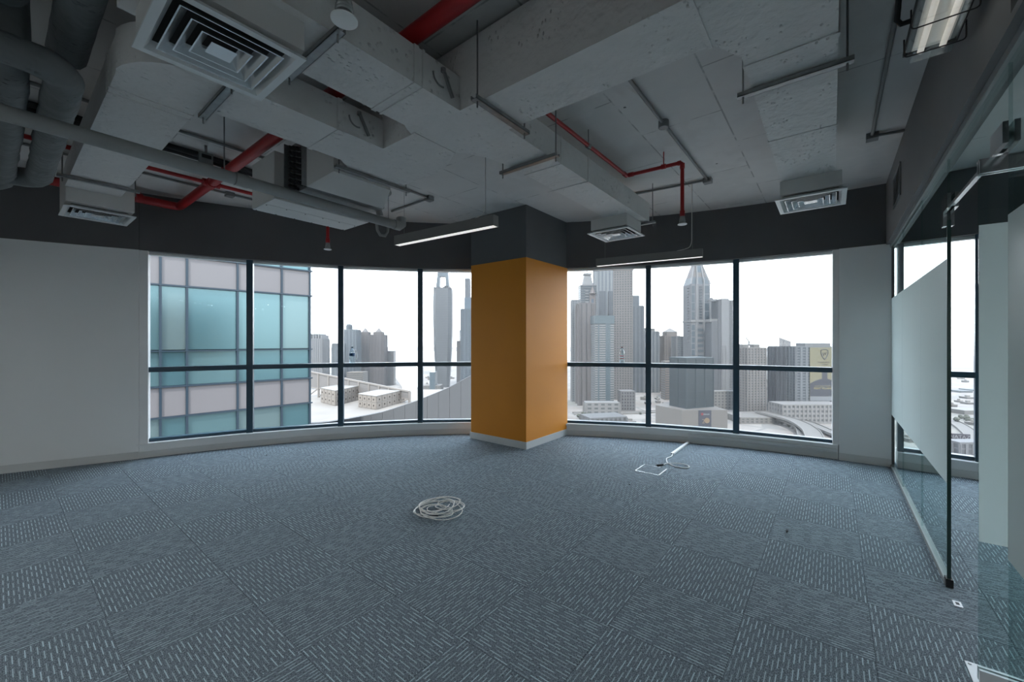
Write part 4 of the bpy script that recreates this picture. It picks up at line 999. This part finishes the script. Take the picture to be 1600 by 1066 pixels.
t, x, y, h = tower('beige_condo_tower', 'beige condominium tower with balconies beside the mullion', 1153, 1190, 545, 545, (216,210,206), (160,158,160), fh=3.5, band=.45, bay=5, yaw=10)
for c in (-.7, .5): blockpart(t, 'roof_block', x*c-4, x*c+5, -4, 4, h, h+P_(5,545), (206,202,200))
crane(t, -x*.1, 0, h+2, 12, -5)
tower('condo_podium', 'pale terraced podium under the beige condominium tower', 1142, 1200, 654, 500, (232,226,220), (196,192,190), fh=4, band=.5, bay=6)
t, x, y, h = tower('dark_office_block', 'dark grey office block with a curved screen on its roof', 1207, 1231.5, 543, 560, (136,142,152), (116,124,136), band=.2, bay=6, fh=3.6)
m = MB()
for k in range(8): m.box(-x*.72+k*2.0, -x*.72+k*2.0+1.6, -y, -y+.5, h, h+12-k*.7)
stuff(obj('roof_screen', m, bm((216,216,220)), t))
# tower with the huge poster
Y = 540
t, x, y, h = tower('poster_tower', 'blue-grey office tower wearing a huge yellow poster', 1233, 1292, 543, Y, (200,206,212), (140,152,166), fh=3.6, band=.4, bay=7, ratio=.5)
obj('roof_drum', MB().prism([(-x*.45,-y*.8),(x*.9,-y*.8),(x*.9,y*.6),(-x*.45,y*.6)], h, h+P_(5,Y)), bm((208,208,212)), t)
pc = lambda u: P_(u-1262.5, Y); pz = lambda v: zat(v, Y)-GZ
po_ = obj('poster', MB().box(pc(1253.5), pc(1290), -y-1.6, -y-.9, pz(626), pz(543)), bm((222,212,168)), t)
fz = -y-1.65
obj('dark_print', MB().add([(pc(1253.5),fz,pz(619)),(pc(1290),fz,pz(619)),(pc(1290),fz,pz(597.5)),(pc(1287),fz,pz(594)),(pc(1280.5),fz,pz(591.5)),(pc(1280.5),fz,pz(580)),(pc(1272),fz,pz(580)),(pc(1272),fz,pz(591.5)),(pc(1262),fz,pz(594.5)),(pc(1253.5),fz,pz(599))]
    +[], [tuple(range(10))]), bm((112,114,128)), po_)
obj('white_strip', MB().box(pc(1253.5), pc(1290), fz-.2, fz-.05, pz(626), pz(619.2)), bm((226,230,238)), po_)
sh = []
for k in range(25):
    t_ = k/24
    uu = [(1270.5,547.5),(1273,546.2),(1276,545.8),(1279,546.4),(1281.2,548),(1281.3,552),(1280,556),(1278,559.5),(1276,561.8),(1274,559.5),(1271.8,556),(1270.4,552)]
sh = [(pc(u), fz-.15, pz(v)) for u, v in uu]
obj('shield_outline', MB().tube(sh, P_(.55,Y), 6, True), bm((96,98,112)), po_)
obj('shield_mark', MB().tube([(pc(1273),fz-.15,pz(551)),(pc(1274),fz-.15,pz(556)),(pc(1276),fz-.15,pz(551)),(pc(1277.5),fz-.15,pz(555)),(pc(1279),fz-.15,pz(550))], P_(.4,Y), 6), bm((110,112,124)), po_)
text('WARNER BROS.', P_(2.6,Y), (130,128,124), po_, (pc(1275),fz-.1,pz(567)))
text('WORLD', P_(2.6,Y), (130,128,124), po_, (pc(1276),fz-.1,pz(570.5)))
text("DON'T FIGHT TRAFFIC", P_(2.5,Y), (232,216,160), po_, (pc(1273.5),fz-.1,pz(604)), None, .02)
text('FIGHT VILLAINS', P_(4.0,Y), (240,222,150), po_, (pc(1273.5),fz-.1,pz(608)), None, .03)
t, x, y, h = tower('white_podium_block', 'broad white podium block with window grid below the poster tower', 1211, 1308, 634, 500, (240,236,234), (190,190,194), fh=4.4, band=.5, bay=5, ratio=.35)
t, x, y, h = tower('blue_edge_tower', 'blue tower with a beige domed neighbour at the window edge', 1289, 1330, 568, 640, (170,184,200), (150,168,186), bay=5, band=.2)
t, x, y, h = tower('beige_domed_tower', 'beige stepped tower rising behind the blue tower at the pier', 1296, 1330, 556, 760, (222,206,196), (190,178,172), band=.4, bay=6)
cone_part(t, 'dome', 0, 0, x*.6, h, h+14, (226,212,202), 12, 1.0, 0, 0)

# sign and low buildings beyond the open door
Y = 400; a, b = gpos(1498, Y); t = thing('roof_sign', (a, b, GZ), 'dark sign board with white letters seen through the open glass door', 'sign', rz=-TH-.35, local=True)
sb_ = obj('board', MB().box(-9, 8.4, -.4, .4, zat(688,Y)-GZ, zat(678,Y)-GZ), bm((112,106,124)), t)
text('NATAZ', 4.6, (246,246,248), sb_, (.6,-.5,zat(687,Y)-GZ+1.2))
obj('support', MB().box(-8,-7,-.3,.3,0,zat(688,Y)-GZ).box(7,8,-.3,.3,0,zat(688,Y)-GZ), bm((180,178,180)), t)
tower('grey_low_shed', 'long grey low building under the dark sign board', 1488, 1530, 694, 330, (214,216,222), (200,204,212), band=.2, bay=5, base=GZ, ratio=.5)
tower('blue_low_block', 'low blue-grey block far beyond the open door', 1490, 1510, 612, 800, (176,190,200), (160,176,188), band=.3)
tower('blue_low_block', 'second low blue-grey block far right beyond the open door', 1512, 1540, 611, 820, (190,202,210), (172,188,198), band=.3)
tower('white_stadium', 'low white ringed building beyond the open door', 1490, 1524, 643, 560, (244,240,236), (214,208,204), band=.5)

# scattered low-rise blocks and tree clumps between the towers
random.seed(21); low_cols = [(240,232,224),(226,216,208),(214,206,200),(236,226,216)]
lowm = [omat('low_block_%d' % k, c, .8) for k, c in enumerate(low_cols)]
PLACED += [(*gpos(692.5,900), 25), (*gpos(1088,700), 22), (*gpos(1127,660), 28), (*gpos(1081,470), 45), (*gpos(1498,400), 10)]
def low_block(u, v, wpx, hpx, rz, where):
    Y = (EYE-GZ)*FPX/(v-533); a, b = gpos(u, Y); wd = P_(wpx, Y); dp = wd*random.uniform(.5,1.1); hh = P_(hpx, Y)
    r0 = math.hypot(wd, dp)/2
    if any(math.hypot(a-p[0], b-p[1]) < r0+p[2]+1 for p in PLACED+ROADS): return
    if 596 < u < 664 and v < 625: return
    PLACED.append((a, b, r0))
    o = thing('low_rise_block', (a, b, GZ), 'small pale low-rise block ' + where, 'building', 'low-rise blocks between the towers', rz=rz, local=True)
    mm = random.choice(lowm)
    obj('body', MB().box(-wd/2, wd/2, -dp/2, dp/2, 0, hh), mm, o)
    rr = MB().box(-wd/2-.3, wd/2+.3, -dp/2-.3, dp/2+.3, hh, hh+.8).box(-wd*.2, wd*.1, -dp*.2, dp*.2, hh+.8, hh+3.2)
    obj('roof', rr, lowm[0], o)
    m = MB(); nfl = max(1, int(hh/3.6))
    for k in range(nfl): m.box(-wd/2-.12, wd/2+.12, -dp/2-.12, dp/2+.12, k*3.6+1.2, k*3.6+2.6)
    stuff(obj('window_strips', m, bm((186,182,182)), o))
regs = [(664,678,590,612,8,'by the water inlet left of the column'),(645,740,575,600,12,'around the foot of the barrel tower'),(896,1000,650,668,7,'beside the low grey hall'),(985,1045,585,650,18,'between the beige grid tower and the glass cube'),(1110,1160,640,668,9,'right of the banner podium'),(1190,1240,585,640,12,'behind the sweeping flyover'),(1395,1490,600,690,20,'seen below the frosted partition band'),(1490,1545,590,690,14,'seen through the open door')]
for (ua, ub, va, vb, n, where) in regs:
    for k in range(n):
        v = random.uniform(va, vb); low_block(random.uniform(ua, ub), v, random.uniform(5,12)*(v-533)/100+2, random.uniform(2,4.5)*(v-533)/100, random.uniform(0,1.5), where)
tree_m = omat('hazy_tree_green', (150,156,138), .9, var=.2, vscale=.3)
for k, (u, v, s) in enumerate([(905,655,6),(912,650,5),(920,652,6),(1000,648,3),(1200,600,5),(1198,610,4),(1496,660,7),(1506,657,8),(1516,661,7),(1232,668,4),(1222,664,3)]):
    Y = (EYE-GZ)*FPX/(v-533); a, b = gpos(u, Y); r_ = P_(s, Y)*.8
    m = MB(); rnd = random.Random(k)
    for q_ in range(7):
        cx, cy, cz = rnd.uniform(-.6,.6)*r_, rnd.uniform(-.6,.6)*r_, rnd.uniform(.5,1.0)*r_; rr = r_*rnd.uniform(.35,.6)
        m.lathe([(rr*.3,-rr*.9),(rr*.8,-rr*.5),(rr,0),(rr*.8,rr*.55),(rr*.3,rr*.9)], (a+cx, b+cy, GZ+cz+rr*.3), 8)
    wh = 'beyond the open glass door' if u > 1400 else 'beside the sweeping flyover' if u > 1215 else 'near the teal strip of water' if u > 1100 else 'left of the white podium' if u < 950 else 'beside the slab tower foot'
    tt = thing('tree_clump', (a, b, GZ), 'greyish green clump of trees ' + wh, 'trees', 'tree clumps among the streets')
    obj('foliage', m, tree_m, tt, True); obj('trunk', MB().box(a-.3,a+.3,b-.3,b+.3,GZ,GZ+r_*.6), bm((120,110,100)), tt)

# --- the neighbouring teal glass wing
wg = thing('teal_glass_wing', (4.9, 15.2, -14), 'neighbouring wing clad in teal glass and pale spandrel panels', 'building')
NF = 48
Pa, Pb = Vector((2.5927, 15.4588)), Vector((7.1418, 15.0155)); dW = (Pb-Pa).normalized(); nW = Vector((dW.y, -dW.x))
if nW.dot(-Pa) < 0: nW = -nW
def wp(s, o): v = Pa+dW*s+nW*o; return (v.x, v.y)
LWG = (Pb-Pa).length
def wbox(s0, s1, o0, o1, z0, z1): return MB().prism([wp(s0,o0), wp(s1,o0), wp(s1,o1), wp(s0,o1)], z0, z1)
teal = [NT('x') for _ in ()]
def teal_glass(name, c, r=.42):
    t = NT(name); d = t.n('BsdfDiffuse', i_Color=c4(c)); g = t.n('BsdfGlossy', i_Roughness=.22, i_Color=(.16,.25,.27,1)); mx = t.n('MixShader', i_0=r)
    t.t.links.new(d.outputs[0], mx.inputs[1]); t.t.links.new(g.outputs[0], mx.inputs[2]); return t.finish(mx.outputs[0])
TG = [teal_glass('teal_reflective_glass', lin(176,226,234,KO*1.35)), teal_glass('deep_teal_glass', lin(140,200,214,KO*1.35)), teal_glass('pale_teal_glass', lin(212,238,240,KO*1.35))]
spm = omat('pale_spandrel_panel', (236,228,232), .45, spec=.5, k=1.25); flm = omat('steel_blue_mullion', (108,140,166), .4)
obj('core', wbox(-9, LWG-.05, -6, -.10, -14, 9), bm((120,150,160)), wg)
cols = [-9.0, -7.4, -5.8, -4.2, -2.7, -1.35]
def s_at(u):
    X = (u-800)/FPX; d = Vector((CT*X+ST, -ST*X+CT)); # ray p=t d ; solve Pa+dW s
    det = d.x*(-dW.y)-(-dW.x)*d.y
    return (d.x*Pa.y-d.y*Pa.x)/det
vis = [s_at(u) for u in (250.5, 292, 371, 440, 484)]
cols += [s_at(200)] + vis if s_at(200) > -1.2 else vis
cols = sorted(cols)
random.seed(9)
for fl_ in range(-3, 3):
    z0 = .03+3.9*fl_
    for k in range(len(cols)-1):
        s0, s1 = cols[k]+.03, cols[k+1]-.03
        obj('spandrel_panel', wbox(s0, s1, -.09, 0, z0-.875, z0), spm, wg)
        obj('glass_pane', wbox(s0, s1, -.09, -.03, z0+.03, z0+1.05), TG[random.choice((0,1,1))], wg)
        obj('glass_pane', wbox(s0, s1, -.09, -.03, z0+1.09, z0+2.99), TG[(k*2+fl_) % 3], wg)
    for zz, hh in ((z0, .05), (z0-.905, .05), (z0+1.05, .035)): obj('transom_rail', wbox(-9, LWG+.06, -.08, .05, zz-hh/2, zz+hh/2), flm, wg)
for s_ in cols: obj('mullion', wbox(s_-.03, s_+.03, -.08, .04, -13.5, 9), flm, wg)

# --- roof terrace with plant boxes, screen and the curved parapet
def place(u, Y): return gpos(u, Y)
TZ = -6.0
deck = [place(400, 62), place(690, 62), place(690, 26), place(400, 26)]
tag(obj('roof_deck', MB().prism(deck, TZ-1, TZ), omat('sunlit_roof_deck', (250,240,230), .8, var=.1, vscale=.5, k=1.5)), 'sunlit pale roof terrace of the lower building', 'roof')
def plant_box(uL, uN, uR, vNb, vNt, YN, YL, YR, label):
    N, L_, R_ = Vector(place(uN, YN)), Vector(place(uL, YL)), Vector(place(uR, YR))
    ht = (vNb-vNt)/FPX*YN
    t = thing('plant_unit', (N.x, N.y, TZ), label, 'roof plant', 'white plant boxes on the roof terrace')
    Bk = L_+R_-N
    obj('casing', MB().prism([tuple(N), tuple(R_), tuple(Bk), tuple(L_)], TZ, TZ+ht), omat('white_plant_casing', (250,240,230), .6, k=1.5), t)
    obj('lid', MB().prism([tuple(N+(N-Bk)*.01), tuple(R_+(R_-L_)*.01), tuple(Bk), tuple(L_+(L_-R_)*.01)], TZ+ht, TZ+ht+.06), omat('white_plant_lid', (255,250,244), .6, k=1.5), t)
    for A_, B_, n in ((L_, N, 4), (N, R_, 6)):
        d = (B_-A_); nn = Vector((d.y, -d.x)).normalized()
        if nn.dot(-A_) < 0: nn = -nn
        for k in range(n):
            p0 = A_+d*(k/n+.012); p1 = A_+d*((k+1)/n-.012)
            for zz in (0, 1):
                obj('panel', MB().prism([tuple(p0), tuple(p1), tuple(p1+nn*.04), tuple(p0+nn*.04)], TZ+.06+zz*ht*.5, TZ+ht*.5*(zz+1)-.05), omat_panel, t)
                mid = p0.lerp(p1, .5)+nn*.045
                obj('latch', MB().box(mid.x-.05, mid.x+.05, mid.y-.05, mid.y+.05, TZ+ht*(.3+.45*zz)-.08, TZ+ht*(.3+.45*zz)+.08), bm((150,140,136)), t)
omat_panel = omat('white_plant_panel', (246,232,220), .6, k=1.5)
plant_box(501.5, 524, 560, 634.5, 611, 46.2, 49, 51, 'white roof plant box farther back on the terrace')
plant_box(560, 588, 633, 640.5, 619.5, 43.6, 45.5, 49.5, 'nearer white roof plant box by the curved parapet')
sc = thing('roof_screen', (*place(560, 50), TZ), 'white lattice roof screen on posts behind the plant boxes', 'screen')
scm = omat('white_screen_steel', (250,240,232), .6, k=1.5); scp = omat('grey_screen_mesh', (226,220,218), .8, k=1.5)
N_ = 10; tops = []
for k in range(N_+1):
    u = 482+(640-482)*k/N_; Y = 54-6*k/N_; vt_ = 580.5+(612-580.5)*k/N_; p = place(u, Y); tops.append((p[0], p[1], zat(vt_, Y)))
for k in range(N_+1):
    p = tops[k]; obj('post', MB().box(p[0]-.11, p[0]+.11, p[1]-.11, p[1]+.11, TZ, p[2]), scm, sc)
    if k < N_:
        q2 = tops[k+1]
        obj('top_rail', MB().bar(p, q2, .2, .2), scm, sc)
        zm = lambda z: TZ+(z-TZ)*.38
        obj('mid_rail', MB().bar((p[0],p[1],zm(p[2])), (q2[0],q2[1],zm(q2[2])), .14, .14), scm, sc)
        obj('mesh_panel', MB().bar((p[0],p[1],(zm(p[2])+p[2])/2), (q2[0],q2[1],(zm(q2[2])+q2[2])/2), .04, (p[2]-TZ)*.55), scp, sc)
        if k < 2 or k > 8: obj('brace', MB().bar((p[0],p[1],TZ+.1), (q2[0],q2[1],zm(q2[2])), .12, .12), scm, sc)
pp = thing('curved_parapet', (*place(640, 18), -7), 'sweeping pale metal parapet rising toward the column', 'parapet')
pm_ = omat('pale_parapet_metal', (212,214,220), .45, .1, spec=.5); pj = omat('parapet_joint', (182,184,192), .6)
curve = [(440,668),(500,664),(555,653.5),(600,643.5),(650,627),(700,607),(741,585),(790,552)]
def ctop(u):
    for i in range(len(curve)-1):
        if curve[i][0] <= u <= curve[i+1][0]:
            f = (u-curve[i][0])/(curve[i+1][0]-curve[i][0]); f = f; return curve[i][1]*(1-f)+curve[i+1][1]*f
YP = 18.0; us = [440+17.5*k for k in range(21)]
def pq(u, off):
    a, b = gpos(u, YP+((u-620)/220)**2*1.2); return (a+ST*off, b+CT*off)
def slanted(u0, u1, o0, o1, zb, inset=.0):
    z0, z1 = zat(ctop(u0), YP), zat(ctop(u1), YP)
    A_, B_, C_, D_ = pq(u0,o0), pq(u1,o0), pq(u1,o1), pq(u0,o1)
    return MB().add([(*A_,zb),(*B_,zb),(*C_,zb),(*D_,zb),(*A_,z0),(*B_,z1),(*C_,z1),(*D_,z0)], [(0,3,2,1),(4,5,6,7),(0,1,5,4),(1,2,6,5),(2,3,7,6),(3,0,4,7)])
for k in range(len(us)-1):
    if us[k+1] > 790: break
    obj('metal_panel', slanted(us[k]+.14, us[k+1]-.14, 0, .05, -7), pm_, pp)
    obj('backing', slanted(us[k], us[k+1], .055, .30, -7), pj, pp)

# --- heat haze over the city
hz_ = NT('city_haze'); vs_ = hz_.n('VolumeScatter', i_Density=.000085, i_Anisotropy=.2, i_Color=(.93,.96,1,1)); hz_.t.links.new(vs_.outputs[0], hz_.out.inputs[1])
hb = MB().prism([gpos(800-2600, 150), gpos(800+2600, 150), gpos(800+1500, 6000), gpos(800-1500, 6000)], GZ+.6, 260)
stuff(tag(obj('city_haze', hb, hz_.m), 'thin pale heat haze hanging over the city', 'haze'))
